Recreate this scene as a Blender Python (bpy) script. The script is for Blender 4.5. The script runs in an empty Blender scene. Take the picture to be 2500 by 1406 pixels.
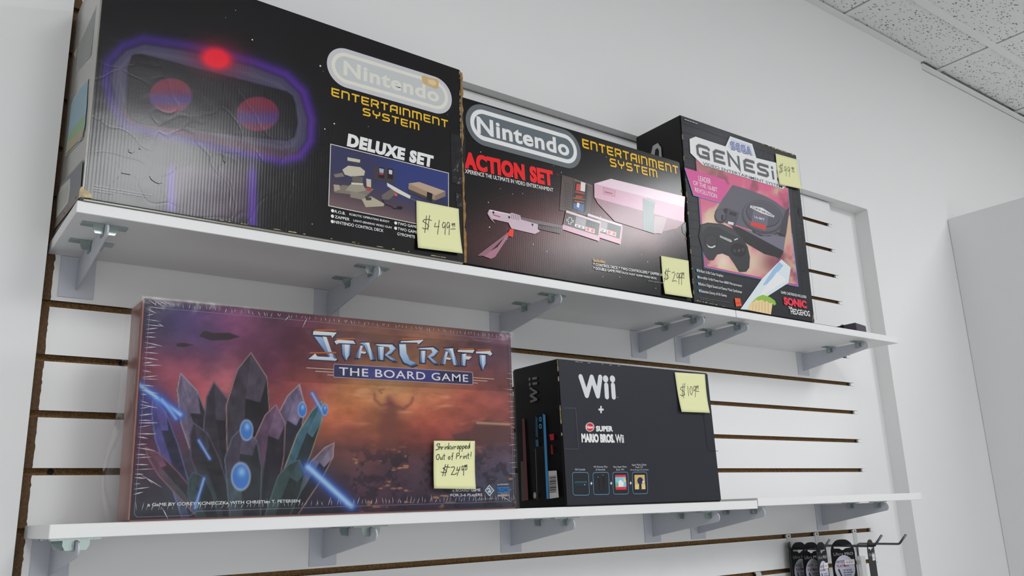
import bpy, bmesh, math, random
import numpy as np
from mathutils import Vector, Matrix
random.seed(7)
sc = bpy.context.scene
COL = sc.collection
# ---------------------------------------------------------------- camera
CAM = np.array([-0.1716, -1.2941, -0.3059]); PITCH, ROLL, YAW, FPX = 1.8279, -0.0364, -0.6460, 2070.46
def _rz(a): return np.array([[math.cos(a), -math.sin(a), 0], [math.sin(a), math.cos(a), 0], [0, 0, 1]])
def _rx(a): return np.array([[1, 0, 0], [0, math.cos(a), -math.sin(a)], [0, math.sin(a), math.cos(a)]])
ROT = _rz(YAW) @ _rx(PITCH) @ _rz(ROLL)
cd = bpy.data.cameras.new('camera'); cam = bpy.data.objects.new('camera', cd); COL.objects.link(cam)
cd.sensor_fit = 'HORIZONTAL'; cd.sensor_width = 36.0; cd.lens = FPX / 2500 * 36; cd.clip_start = 0.01
M = Matrix([list(ROT[i]) + [CAM[i]] for i in range(3)] + [[0, 0, 0, 1]])
cam.matrix_world = M
sc.camera = cam
# ---------------------------------------------------------------- view, world, lights
sc.view_settings.view_transform = 'Standard'; sc.view_settings.look = 'None'
sc.view_settings.gamma = 1; sc.view_settings.use_curve_mapping = False
sc.view_settings.exposure = -0.1
wd = bpy.data.worlds.new('world'); sc.world = wd; wd.use_nodes = True
wd.node_tree.nodes['Background'].inputs[0].default_value = (0.9, 0.95, 1.0, 1)
wd.node_tree.nodes['Background'].inputs[1].default_value = 0.25
ZC = 1.1706                                   # ceiling height above the eye-level origin
for lx, ly, pw in [(-0.625, -2.66, 21), (0.64, -2.9, 33), (2.98, -2.2, 38), (-0.625, -5.1, 6), (1.205, -5.1, 3), (3.035, -5.1, 9)]:
    ld = bpy.data.lights.new('ceiling_troffer', 'AREA'); ld.shape = 'RECTANGLE'; ld.size = 0.56; ld.size_y = 1.16
    ld.energy = pw; ld.color = (0.985, 1.0, 1.01)
    lo = bpy.data.objects.new('ceiling_troffer', ld); COL.objects.link(lo); lo.location = (lx, ly, ZC - 0.004)
ld = bpy.data.lights.new('added_front_fill', 'AREA'); ld.shape = 'RECTANGLE'; ld.size = 6.5; ld.size_y = 1.9      # unseen area lamp added behind the camera as low fill, like shop-window daylight
ld.energy = 37; ld.color = (0.97, 1.0, 1.015)
lo = bpy.data.objects.new('added_front_fill', ld); COL.objects.link(lo); lo.location = (-0.3, -7.15, -0.6); lo.rotation_euler = (math.radians(90), 0, 0)
# ---------------------------------------------------------------- pixel <-> place helpers (measured against the photo)
def ray(u, v): return ROT @ np.array([(u - 1250) / FPX, -(v - 703) / FPX, -1.0])
def atY(u, v, y): d = ray(u, v); return CAM + d * (y - CAM[1]) / d[1]
def atX(u, v, x): d = ray(u, v); return CAM + d * (x - CAM[0]) / d[0]
def project(P):
    q = (np.asarray(P) - CAM) @ ROT
    return 1250 + FPX * q[..., 0] / -q[..., 2], 703 - FPX * q[..., 1] / -q[..., 2]
def lin(c):
    c = np.asarray(c, float) / 255.0
    return np.where(c <= 0.04045, c / 12.92, ((c + 0.055) / 1.055) ** 2.4)
GAIN = 0.80
def alb(c): return np.minimum(lin(c) / GAIN, 0.9)
# ---------------------------------------------------------------- materials
def nt_new(name):
    m = bpy.data.materials.new(name); m.use_nodes = True
    return m, m.node_tree, m.node_tree.nodes['Principled BSDF']
def N(nt, t, **kw):
    n = nt.nodes.new(t)
    for k, v in kw.items(): setattr(n, k, v)
    return n
def plain(name, rgb, rough=0.5, metal=0.0, bump=0.0, bscale=200, spec=0.5, var=0.0, vscale=8):
    m, nt, b = nt_new(name); L = nt.links.new
    col = list(alb(rgb)) + [1]
    b.inputs['Base Color'].default_value = col
    b.inputs['Roughness'].default_value = rough; b.inputs['Metallic'].default_value = metal
    b.inputs['Specular IOR Level'].default_value = spec
    tc = N(nt, 'ShaderNodeTexCoord')
    if var:
        nz = N(nt, 'ShaderNodeTexNoise'); nz.inputs['Scale'].default_value = vscale; nz.inputs['Detail'].default_value = 5
        L(tc.outputs['Object'], nz.inputs['Vector'])
        rp = N(nt, 'ShaderNodeValToRGB')
        rp.color_ramp.elements[0].color = [c * (1 - var) for c in col[:3]] + [1]; rp.color_ramp.elements[0].position = 0.3
        rp.color_ramp.elements[1].color = [min(c * (1 + var), 0.92) for c in col[:3]] + [1]; rp.color_ramp.elements[1].position = 0.7
        L(nz.outputs['Fac'], rp.inputs['Fac']); L(rp.outputs['Color'], b.inputs['Base Color'])
    if bump:
        nb = N(nt, 'ShaderNodeTexNoise'); nb.inputs['Scale'].default_value = bscale; nb.inputs['Detail'].default_value = 3
        L(tc.outputs['Object'], nb.inputs['Vector'])
        bp = N(nt, 'ShaderNodeBump'); bp.inputs['Strength'].default_value = bump; bp.inputs['Distance'].default_value = 0.002
        L(nb.outputs['Fac'], bp.inputs['Height']); L(bp.outputs['Normal'], b.inputs['Normal'])
    return m
MAT = {}
MAT['paint'] = plain('wall_paint', (226, 226, 224), 0.75, bump=0.08, bscale=350)
MAT['laminate'] = plain('white_laminate', (230, 230, 229), 0.32, bump=0.03, bscale=60)
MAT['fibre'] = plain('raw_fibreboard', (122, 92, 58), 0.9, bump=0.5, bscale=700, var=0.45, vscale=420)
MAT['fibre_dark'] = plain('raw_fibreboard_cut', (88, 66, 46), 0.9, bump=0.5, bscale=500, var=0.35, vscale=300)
MAT['shelf'] = plain('white_melamine', (232, 231, 227), 0.38, bump=0.03, bscale=90)
MAT['bracket'] = plain('white_powder_coat', (186, 189, 197), 0.42, bump=0.04, bscale=900)
MAT['zinc'] = plain('zinc_plate', (146, 158, 155), 0.25, metal=0.9, bump=0.06, bscale=500)
MAT['chrome'] = plain('dull_chrome', (104, 104, 107), 0.3, metal=0.9)
MAT['hookplate'] = plain('grey_hook_plate', (200, 200, 200), 0.4, metal=0.3)
MAT['darkhole'] = plain('screw_hole', (20, 18, 16), 0.8)
MAT['note'] = plain('sticky_paper', (232, 234, 170), 0.85, bump=0.04, bscale=300)
MAT['ink'] = plain('black_pen', (28, 30, 24), 0.6)
MAT['card'] = plain('torn_cardboard', (176, 160, 128), 0.95, bump=0.6, bscale=500, var=0.35, vscale=160)
MAT['kraft'] = plain('brown_cardboard', (140, 108, 68), 0.95, bump=0.6, bscale=500, var=0.3, vscale=160)
MAT['black_plastic'] = plain('dark_grey_plastic', (70, 66, 76), 0.5, bump=0.05, bscale=800)
MAT['black_gloss'] = plain('black_plastic', (18, 17, 20), 0.45, spec=0.2)
MAT['trimmetal'] = plain('painted_grid_metal', (222, 225, 224), 0.5)
MAT['floor'] = plain('floor_vinyl', (222, 221, 218), 0.5, var=0.15, vscale=3)
def ceiling_tile():
    m, nt, b = nt_new('acoustic_tile'); L = nt.links.new
    tc = N(nt, 'ShaderNodeTexCoord'); mp = N(nt, 'ShaderNodeMapping'); L(tc.outputs['Object'], mp.inputs['Vector'])
    wv = N(nt, 'ShaderNodeTexNoise'); wv.inputs['Scale'].default_value = 30; L(tc.outputs['Object'], wv.inputs['Vector'])
    mx = N(nt, 'ShaderNodeMix', data_type='VECTOR'); mx.inputs[0].default_value = 0.03
    L(mp.outputs['Vector'], mx.inputs[4]); L(wv.outputs['Color'], mx.inputs[5])
    mp.inputs['Scale'].default_value = (1.0, 2.0, 1.0); mp.inputs['Rotation'].default_value = (0, 0, 0.25)
    vo = N(nt, 'ShaderNodeTexVoronoi'); vo.inputs['Scale'].default_value = 62; L(mx.outputs[1], vo.inputs['Vector'])
    vo.inputs['Randomness'].default_value = 1.0
    n2 = N(nt, 'ShaderNodeTexNoise'); n2.inputs['Scale'].default_value = 38; n2.inputs['Detail'].default_value = 2; L(tc.outputs['Object'], n2.inputs['Vector'])
    ad = N(nt, 'ShaderNodeMath', operation='MULTIPLY_ADD'); ad.inputs[1].default_value = -0.34; ad.inputs[2].default_value = 0.37
    L(n2.outputs['Fac'], ad.inputs[0])
    lt = N(nt, 'ShaderNodeMath', operation='SUBTRACT'); L(vo.outputs['Distance'], lt.inputs[0]); L(ad.outputs[0], lt.inputs[1])
    rp = N(nt, 'ShaderNodeValToRGB'); rp.color_ramp.elements[0].position = 0.0; rp.color_ramp.elements[1].position = 0.07
    rp.color_ramp.elements[0].color = list(alb((128, 122, 112))) + [1]; rp.color_ramp.elements[1].color = list(alb((240, 240, 235))) + [1]
    L(lt.outputs[0], rp.inputs['Fac']); L(rp.outputs['Color'], b.inputs['Base Color'])
    bp = N(nt, 'ShaderNodeBump'); bp.inputs['Distance'].default_value = 0.002; bp.inputs['Strength'].default_value = 0.5
    L(rp.outputs['Color'], bp.inputs['Height']); L(bp.outputs['Normal'], b.inputs['Normal'])
    b.inputs['Roughness'].default_value = 0.9
    return m
MAT['tile'] = ceiling_tile()
def print_mat(name, rough=0.3, wrinkle=0.0, wscale=25, flute=0.0, crease=0.0, fine=0.1, spec=0.5, bulges=(), coat=0.0):
    """glossy printed cardboard: ink from the mesh's Col attribute, waviness of the board as bump.
    bulges: (x, z, radius x, radius z, height) swellings of the panel in metres."""
    m, nt, b = nt_new(name); L = nt.links.new
    at = N(nt, 'ShaderNodeAttribute', attribute_name='Col'); L(at.outputs['Color'], b.inputs['Base Color'])
    b.inputs['Roughness'].default_value = rough; b.inputs['Specular IOR Level'].default_value = spec
    b.inputs['Coat Weight'].default_value = coat; b.inputs['Coat Roughness'].default_value = rough * 0.8; b.inputs['Coat IOR'].default_value = 1.5
    tc = N(nt, 'ShaderNodeTexCoord')
    terms = []
    def term(out, amp):
        k = N(nt, 'ShaderNodeMath', operation='MULTIPLY'); k.inputs[1].default_value = amp; L(out, k.inputs[0]); terms.append(k.outputs[0])
    if wrinkle:
        n = N(nt, 'ShaderNodeTexNoise'); n.inputs['Scale'].default_value = wscale; n.inputs['Detail'].default_value = 2; n.inputs['Roughness'].default_value = 0.5
        L(tc.outputs['Object'], n.inputs['Vector']); term(n.outputs['Fac'], wrinkle)
    if crease:
        n = N(nt, 'ShaderNodeTexVoronoi', feature='DISTANCE_TO_EDGE'); n.inputs['Scale'].default_value = 16
        w = N(nt, 'ShaderNodeTexNoise'); w.inputs['Scale'].default_value = 9; L(tc.outputs['Object'], w.inputs['Vector'])
        mx = N(nt, 'ShaderNodeMix', data_type='VECTOR'); mx.inputs[0].default_value = 0.2; L(tc.outputs['Object'], mx.inputs[4]); L(w.outputs['Color'], mx.inputs[5])
        L(mx.outputs[1], n.inputs['Vector'])
        mn = N(nt, 'ShaderNodeMath', operation='MINIMUM'); mn.inputs[1].default_value = 0.05; L(n.outputs['Distance'], mn.inputs[0]); term(mn.outputs[0], crease)
    if flute:
        n = N(nt, 'ShaderNodeTexWave', bands_direction='X'); n.inputs['Scale'].default_value = 75; n.inputs['Distortion'].default_value = 1.2; n.inputs['Detail Scale'].default_value = 6
        L(tc.outputs['Object'], n.inputs['Vector']); term(n.outputs['Fac'], flute)
    if fine:
        n = N(nt, 'ShaderNodeTexNoise'); n.inputs['Scale'].default_value = 420; n.inputs['Detail'].default_value = 2
        L(tc.outputs['Object'], n.inputs['Vector']); term(n.outputs['Fac'], fine)
    if bulges:
        sx = N(nt, 'ShaderNodeSeparateXYZ'); L(tc.outputs['Object'], sx.inputs[0])
        for (bx, bz, rx, rz, hh) in bulges:
            def dif(o, c, r):
                a = N(nt, 'ShaderNodeMath', operation='SUBTRACT'); a.inputs[1].default_value = c; L(o, a.inputs[0])
                d = N(nt, 'ShaderNodeMath', operation='DIVIDE'); d.inputs[1].default_value = r; L(a.outputs[0], d.inputs[0])
                q = N(nt, 'ShaderNodeMath', operation='MULTIPLY'); L(d.outputs[0], q.inputs[0]); L(d.outputs[0], q.inputs[1]); return q.outputs[0]
            s = N(nt, 'ShaderNodeMath', operation='ADD'); L(dif(sx.outputs[0], bx, rx), s.inputs[0]); L(dif(sx.outputs[2], bz, rz), s.inputs[1])
            ng = N(nt, 'ShaderNodeMath', operation='MULTIPLY'); ng.inputs[1].default_value = -1; L(s.outputs[0], ng.inputs[0])
            ex = N(nt, 'ShaderNodeMath', operation='EXPONENT'); L(ng.outputs[0], ex.inputs[0]); term(ex.outputs[0], hh)
    if terms:
        o = terms[0]
        for t in terms[1:]:
            a = N(nt, 'ShaderNodeMath', operation='ADD'); L(o, a.inputs[0]); L(t, a.inputs[1]); o = a.outputs[0]
        bp = N(nt, 'ShaderNodeBump'); bp.inputs['Distance'].default_value = 1.0; bp.inputs['Strength'].default_value = 1.0
        L(o, bp.inputs['Height']); L(bp.outputs['Normal'], b.inputs['Normal']); L(bp.outputs['Normal'], b.inputs['Coat Normal'])
    return m
# ---------------------------------------------------------------- mesh builder
class MB:
    def __init__(s): s.v = []; s.f = []; s.m = []; s.c = []; s.cv = None
    def add(s, verts, faces, mi=0, col=None):
        o = len(s.v); s.v += [tuple(map(float, p)) for p in verts]
        for f in faces: s.f.append([i + o for i in f]); s.m.append(mi); s.c.append(col)
    def box(s, x0, x1, y0, y1, z0, z1, mi=0, col=None):
        s.hexa([(x0, y0, z0), (x1, y0, z0), (x1, y1, z0), (x0, y1, z0), (x0, y0, z1), (x1, y0, z1), (x1, y1, z1), (x0, y1, z1)], mi, col)
    def hexa(s, p, mi=0, col=None):
        s.add(p, [(0, 3, 2, 1), (4, 5, 6, 7), (0, 1, 5, 4), (1, 2, 6, 5), (2, 3, 7, 6), (3, 0, 4, 7)], mi, col)
    def prism(s, pts, ext, mi=0, col=None):
        n = len(pts); a = [Vector(p) for p in pts]; b = [p + Vector(ext) for p in a]
        s.add(a + b, [list(range(n - 1, -1, -1)), list(range(n, 2 * n))] + [(i, (i + 1) % n, n + (i + 1) % n, n + i) for i in range(n)], mi, col)
    def tube(s, path, r, seg=8, mi=0, caps=True):
        path = [Vector(p) for p in path]; n = len(path); base = len(s.v); up = None; vs = []
        for i, p in enumerate(path):
            t = (path[min(i + 1, n - 1)] - path[max(i - 1, 0)]).normalized()
            if up is None:
                up = Vector((0, 0, 1)) if abs(t.z) < 0.9 else Vector((1, 0, 0))
            a = t.cross(up).normalized(); bb = a.cross(t).normalized(); up = bb
            rr = r[i] if isinstance(r, (list, tuple)) else r
            vs += [p + (a * math.cos(k * 2 * math.pi / seg) + bb * math.sin(k * 2 * math.pi / seg)) * rr for k in range(seg)]
        fs = [(i * seg + k, i * seg + (k + 1) % seg, (i + 1) * seg + (k + 1) % seg, (i + 1) * seg + k) for i in range(n - 1) for k in range(seg)]
        if caps: fs += [list(range(seg - 1, -1, -1)), [(n - 1) * seg + k for k in range(seg)]]
        s.add(vs, fs, mi)
    def build(s, name, mats, parent=None, origin=(0, 0, 0), bevel=0, smooth=False, segs=2):
        me = bpy.data.meshes.new(name); o3 = Vector(origin)
        me.from_pydata([tuple(Vector(p) - o3) for p in s.v], [], s.f)
        for m in (mats if isinstance(mats, (list, tuple)) else [mats]): me.materials.append(m)
        me.polygons.foreach_set('material_index', s.m)
        if s.cv is not None or any(c is not None for c in s.c):
            ca = me.color_attributes.new('Col', 'FLOAT_COLOR', 'CORNER')
            arr = np.ones((len(me.loops), 4), np.float32)
            if s.cv is not None:
                li = np.zeros(len(me.loops), np.int32); me.loops.foreach_get('vertex_index', li); arr[:, :3] = s.cv[li]
            else:
                for p in me.polygons:
                    c = s.c[p.index]
                    if c is None: c = (0.5, 0.5, 0.5)
                    arr[p.loop_start:p.loop_start + p.loop_total, :3] = c
            ca.data.foreach_set('color', arr.ravel())
        if bevel:
            bm = bmesh.new(); bm.from_mesh(me); bmesh.ops.remove_doubles(bm, verts=bm.verts, dist=1e-6)
            ed = [e for e in bm.edges if len(e.link_faces) == 2 and e.calc_face_angle(0) > 0.5]
            bmesh.ops.bevel(bm, geom=ed, offset=bevel, segments=segs, affect='EDGES', clamp_overlap=True); bm.to_mesh(me); bm.free()
        if smooth:
            for p in me.polygons: p.use_smooth = True
        me.update()
        ob = bpy.data.objects.new(name, me); COL.objects.link(ob)
        if parent is not None: ob.parent = parent
        else: ob.location = o3
        return ob
def thing(name, label, cat, loc=(0, 0, 0), group=None):
    o = bpy.data.objects.new(name, None); COL.objects.link(o); o.location = loc; o.empty_display_size = 0.05
    o['label'] = label; o['category'] = cat
    if group: o['group'] = group
    return o
def tag(o, label, cat, group=None):
    o['label'] = label; o['category'] = cat
    if group: o['group'] = group
    return o
def struct(o): o['kind'] = 'structure'; return o
def join(into, *others):
    """marks that are surface pattern of a part become one mesh with it"""
    bm = bmesh.new(); bm.from_mesh(into.data); mats = list(into.data.materials)
    for o in others:
        om = list(o.data.materials); mp = []
        for m in om:
            if m not in mats: mats.append(m); into.data.materials.append(m)
            mp.append(mats.index(m))
        if o.parent != into.parent: raise ValueError(o.name)
        for p in o.data.polygons: p.material_index = mp[p.material_index]
        bm.from_mesh(o.data); me = o.data; bpy.data.objects.remove(o); bpy.data.meshes.remove(me)
    bm.to_mesh(into.data); bm.free(); return into
# ---------------------------------------------------------------- flat printed artwork on a box face
_tcache = {}
def text_geo(s, off=0.0, gap=1.0):
    k = (s, off, gap)
    if k in _tcache: return _tcache[k]
    def mk(t):
        c = bpy.data.curves.new('glyphs', 'FONT'); c.body = t; c.offset = off; c.space_character = gap; c.resolution_u = 4; c.fill_mode = 'FRONT'
        o = bpy.data.objects.new('glyphs', c); COL.objects.link(o)
        dg = bpy.context.evaluated_depsgraph_get(); me = bpy.data.meshes.new_from_object(o.evaluated_get(dg))
        V = np.array([(p.co.x, p.co.y) for p in me.vertices]); F = [list(p.vertices) for p in me.polygons]
        bpy.data.objects.remove(o); bpy.data.curves.remove(c); bpy.data.meshes.remove(me); return V, F
    V, F = mk(s); H, _ = mk('H'); cap = H[:, 1].max()
    x0, x1 = V[:, 0].min(), V[:, 0].max()
    V = np.stack([(V[:, 0] - x0) / (x1 - x0), V[:, 1] / cap], 1)
    _tcache[k] = (V, F); return V, F
def arc(cx, cy, rx, ry, a0, a1, n=8):
    return [(cx + rx * math.cos(math.radians(a0 + (a1 - a0) * i / n)), cy + ry * math.sin(math.radians(a0 + (a1 - a0) * i / n))) for i in range(n + 1)]
def stroke_geo(path, w, closed=False, cap=None):
    """quads along a polyline of width w with mitred joins"""
    P = [np.array(p, float) for p in path]
    if closed: P = P + [P[0], P[1]]
    n = len(P); Ls = []; Rs = []
    for i in range(n):
        d1 = P[i] - P[i - 1] if i > 0 else P[1] - P[0]; d2 = P[i + 1] - P[i] if i < n - 1 else P[-1] - P[-2]
        if closed and i == 0: d1 = P[-2] - P[-3]
        if closed and i == n - 1: d2 = P[2] - P[1]
        d1 = d1 / (np.linalg.norm(d1) + 1e-12); d2 = d2 / (np.linalg.norm(d2) + 1e-12)
        n1 = np.array([-d1[1], d1[0]]); n2 = np.array([-d2[1], d2[0]]); m = n1 + n2; L = np.linalg.norm(m)
        m = n1 if L < 1e-6 else m / L
        k = min(1.0 / max(np.dot(m, n1), 0.35), 2.2) * w / 2
        Ls.append(P[i] + m * k); Rs.append(P[i] - m * k)
    if closed: Ls, Rs, n = Ls[:-1], Rs[:-1], n - 1
    V = Ls + Rs; F = [(i, i + 1, n + i + 1, n + i) for i in range(n - 1)]
    if cap == 'round':
        for c, d in ((P[0], P[0] - P[1]), (P[-1], P[-1] - P[-2])):
            a0 = math.atan2(d[1], d[0]); o = len(V); V += [c + w / 2 * np.array([math.cos(a0 + a * math.pi / 10 - math.pi / 2), math.sin(a0 + a * math.pi / 10 - math.pi / 2)]) for a in range(11)]; F.append(tuple(range(o, o + 11)))
    return V, F
STEP = 0.000016
class Face:
    """a flat face of a box; artwork is laid out on it in metres (s along, t up), thin layers of ink"""
    def __init__(s, kind, c, parent, origin, mat): s.kind, s.c, s.parent, s.origin, s.mat = kind, c, parent, origin, mat; s.layer = 0
    def px(s, u, v):
        if s.kind == 'Y': p = atY(u, v, s.c); return np.array([p[0], p[2]])
        p = atX(u, v, s.c); p[1] = min(p[1], -0.004); return np.array([-p[1], p[2]]) * np.array([1, 1])
    def p3(s, q, lay):
        e = STEP * (lay + (q[2] if len(q) > 2 else 0)) + 0.00006
        if s.kind == 'Y': return (q[0], s.c - e, q[1])
        return (s.c - e, -q[0], q[1])
    def part(s, name, items, label=None, mat=None):
        """items: (V2d, faces, colour) ; each item is printed over the one before"""
        mb = MB()
        for V, F, c in items:
            s.layer += 1
            mb.add([s.p3(q, s.layer) for q in V], F, 0, c)
        # all faces look outwards
        o = mb.build(name, mat or s.mat, s.parent, s.origin)
        me = o.data; out = Vector((0, -1, 0)) if s.kind == 'Y' else Vector((-1, 0, 0))
        for p in me.polygons:
            if p.normal.dot(out) < 0: p.flip()
        if label: o['label'] = label
        return o
    # item makers (pixel input)
    def poly(s, pts, c): V = [s.px(*p) for p in pts]; return (V, [tuple(range(len(V)))], alb(c))
    def line(s, pts, w, c, closed=False, cap=None):
        V, F = stroke_geo([s.px(*p) for p in pts], w, closed, cap); return (V, F, alb(c))
    def disc(s, u, v, r, c, ry=None, n=20):
        q = s.px(u, v); ry = ry or r
        return ([q + np.array([r * math.cos(a * 2 * math.pi / n), ry * math.sin(a * 2 * math.pi / n)]) for a in range(n)], [tuple(range(n))], alb(c))
    def text(s, t, p0, p1, pt, c, off=0.0, gap=1.0, shear=0.0, heavy=0):
        V, F = text_geo(t, off, gap); a, b = s.px(*p0), s.px(*p1); h = s.px(*pt) - a
        ax = b - a; nrm = np.array([-ax[1], ax[0]]) / np.linalg.norm(ax); hh = abs(np.dot(h, nrm)) * nrm
        if np.dot(h, nrm) < 0: hh = -hh
        u = ax / np.linalg.norm(ax); H = np.linalg.norm(hh); n = len(V); VV, FF = [], []
        for k, (sx, sy) in enumerate([(0, 0)] if not heavy else [(0, 0), (-heavy, -heavy * 0.5), (heavy, -heavy * 0.5), (-heavy, heavy * 0.5), (heavy, heavy * 0.5)]):
            VV += [np.append(a + ax * p[0] + hh * p[1] + u * (shear * H * p[1] + sx * H) + nrm * sy * H, 0.18 * k) for p in V]; FF += [[i + n * k for i in f] for f in F]
        return (VV, FF, alb(c))
    def micro(s, p0, p1, h, c, seed=1):
        """a line of print too small to read: word-long bars"""
        a, b = s.px(*p0), s.px(*p1); L = np.linalg.norm(b - a); u = (b - a) / L; n = np.array([-u[1], u[0]]); R = random.Random(seed); V, F, x = [], [], 0.0
        while x < L:
            w = min(R.uniform(0.0025, 0.008), L - x); o = len(V); V += [a + u * x, a + u * (x + w), a + u * (x + w) + n * h, a + u * x + n * h]; F.append((o, o + 1, o + 2, o + 3)); x += w + 0.0014
        return (V, F, alb(c))
    def strokes(s, glyphs, p0, p1, pt, w, c, gap=0.25, cap=None):
        """glyphs: list of (width, [paths]) in cap-height units; w in cap heights"""
        tot = sum(g[0] for g in glyphs) + gap * (len(glyphs) - 1); a, b = s.px(*p0), s.px(*p1); ax = b - a
        nrm = np.array([-ax[1], ax[0]]) / np.linalg.norm(ax); h = abs(np.dot(s.px(*pt) - a, nrm)); kx = np.linalg.norm(ax) / tot; u = ax / np.linalg.norm(ax)
        V, F = [], []; x = 0
        for gw, paths in glyphs:
            for pi, P in enumerate(paths):
                q = [np.array([(x + p[0]) * kx, p[1] * h]) for p in P]
                v, f = stroke_geo(q, w * h, False, cap); o = len(V)
                V += [np.append(a + u * p[0] + nrm * p[1], 0.3 * pi) for p in v]; F += [tuple(i + o for i in ff) for ff in f]
            x += gw + gap
        return (V, F, alb(c))
    def stadium(s, x0, x1, z0, z1, c, inset=0.0):
        x0 += inset; x1 -= inset; z0 += inset; z1 -= inset; r = (z1 - z0) / 2; zc = (z0 + z1) / 2
        V = [np.array(p) for p in arc(x1 - r, zc, r, r, -90, 90, 24) + arc(x0 + r, zc, r, r, 90, 270, 24)]
        return (V, [tuple(range(len(V)))], alb(c))
    def rrect(s, pts4, rad, w, c):
        q = [s.px(*p) for p in pts4]; P = []
        for i in range(4):
            a, b, d = q[i - 1], q[i], q[(i + 1) % 4]
            e1 = (a - b) / np.linalg.norm(a - b); e2 = (d - b) / np.linalg.norm(d - b)
            for k in range(5):
                t = k / 4; P.append((b + e1 * rad) * (1 - t) ** 2 + 2 * t * (1 - t) * b + (b + e2 * rad) * t ** 2)
        if w is None: return (P, [tuple(range(len(P)))], alb(c))
        V, F = stroke_geo(P, w, True); return (V, F, alb(c))
    def painting(s, name, corners, nx, nz, fn, parent=None):
        """printed picture: grid over the quad (BL, BR, TR, TL in face coords), ink from fn(u, v)"""
        s.layer += 1
        bl, br, tr, tl = [np.array(c) for c in corners]
        i, j = np.meshgrid(np.linspace(0, 1, nx), np.linspace(0, 1, nz)); i = i.ravel()[:, None]; j = j.ravel()[:, None]
        Q = bl * (1 - i) * (1 - j) + br * i * (1 - j) + tr * i * j + tl * (1 - i) * j
        e = STEP * s.layer + 0.00006
        P = np.stack([Q[:, 0], np.full(len(Q), s.c - e), Q[:, 1]], 1)
        u, v = project(P)
        colr = np.minimum(lin(np.clip(fn(u, v), 0, 255)) / GAIN, 0.9)
        mb = MB(); mb.v = [tuple(p) for p in P]
        idx = np.arange(nx * nz).reshape(nz, nx)
        mb.f = np.stack([idx[:-1, :-1], idx[:-1, 1:], idx[1:, 1:], idx[1:, :-1]], -1).reshape(-1, 4).tolist()
        mb.m = [0] * len(mb.f); mb.c = [None] * len(mb.f); mb.cv = colr.astype(np.float32)
        return mb.build(name, s.mat, parent or s.parent, s.origin)
# painting helpers
def mixc(A, c, k): return A * (1 - k[:, None]) + np.array(c, float)[None] * k[:, None]
def gauss(u, v, cx, cy, rx, ry, rot=0.0):
    a = math.radians(rot); x = (u - cx) * math.cos(a) + (v - cy) * math.sin(a); y = -(u - cx) * math.sin(a) + (v - cy) * math.cos(a)
    return np.exp(-(x / rx) ** 2 - (y / ry) ** 2)
def smooth(x, a, b): t = np.clip((x - a) / (b - a), 0, 1); return t * t * (3 - 2 * t)
def seg_dist(u, v, path, closed=True):
    d = np.full(u.shape, 1e9); n = len(path)
    for i in range(n if closed else n - 1):
        (x0, y0), (x1, y1) = path[i], path[(i + 1) % n]; dx, dy = x1 - x0, y1 - y0
        t = np.clip(((u - x0) * dx + (v - y0) * dy) / (dx * dx + dy * dy + 1e-9), 0, 1)
        d = np.minimum(d, np.hypot(u - x0 - t * dx, v - y0 - t * dy))
    return d
def inside(u, v, path):
    r = np.zeros(u.shape, bool); n = len(path)
    for i in range(n):
        (x0, y0), (x1, y1) = path[i], path[(i + 1) % n]
        c = ((y0 > v) != (y1 > v)) & (u < (x1 - x0) * (v - y0) / (y1 - y0 + 1e-12) + x0); r ^= c
    return r
def signed(u, v, path): d = seg_dist(u, v, path); return np.where(inside(u, v, path), d, -d)
_rng = np.random.RandomState(3)
def vnoise(u, v, s, seed=0, oct=3):
    out = np.zeros(u.shape); amp = 1; tot = 0
    for o in range(oct):
        R = np.random.RandomState(seed * 17 + o).rand(256, 256); x = u / s * 2 ** o + 1000; y = v / s * 2 ** o + 1000
        xi = np.floor(x).astype(int); yi = np.floor(y).astype(int); fx = x - xi; fy = y - yi; fx = fx * fx * (3 - 2 * fx); fy = fy * fy * (3 - 2 * fy)
        g = lambda a, b: R[a % 256, b % 256]
        out += amp * ((g(xi, yi) * (1 - fx) + g(xi + 1, yi) * fx) * (1 - fy) + (g(xi, yi + 1) * (1 - fx) + g(xi + 1, yi + 1) * fx) * fy)
        tot += amp; amp *= 0.55
    return out / tot
def Zm(x0, y0, s): return lambda *pts: [(x0 + x * s, y0 + y * s) for x, y in pts]
# ================================================================ SETTING
WF, WR, XL, XR, ZT = -0.025, -0.008, -0.0125, 2.12, 0.5255       # wall faces, recess sides and top
mb = MB()
ZF = -1.78
mb.box(-3.6, XL, WF, 0.16, ZF, ZC + 0.2); mb.box(XL, XR, WF, 0.16, ZT, ZC + 0.2); mb.box(XR, 2.618, WF, 0.16, ZF, ZC + 0.2)
mb.box(2.618, 6.0, WR, 0.16, ZF, ZC + 0.2); mb.box(XL, XR, 0.0195, 0.16, ZF, ZT)
struct(mb.build('wall_back', MAT['paint']))
mb = MB(); mb.box(2.61, 2.73, -3.2, WF, ZF, 0.583); struct(mb.build('wall_right', MAT['paint'], bevel=0.002))
mb = MB(); mb.box(-3.75, -3.6, -7.2, 0.16, ZF, ZC + 0.2); struct(mb.build('wall_left', MAT['paint']))
mb = MB(); mb.box(-3.75, 6.15, -7.35, -7.2, ZF, ZC + 0.2); struct(mb.build('wall_front', MAT['paint']))
mb = MB(); mb.box(6.0, 6.15, -7.2, 0.16, ZF, ZC + 0.2); struct(mb.build('wall_far', MAT['paint']))
mb = MB(); mb.box(-3.75, 6.15, -7.35, 0.16, ZF - 0.1, ZF); struct(mb.build('floor', MAT['floor']))
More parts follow.
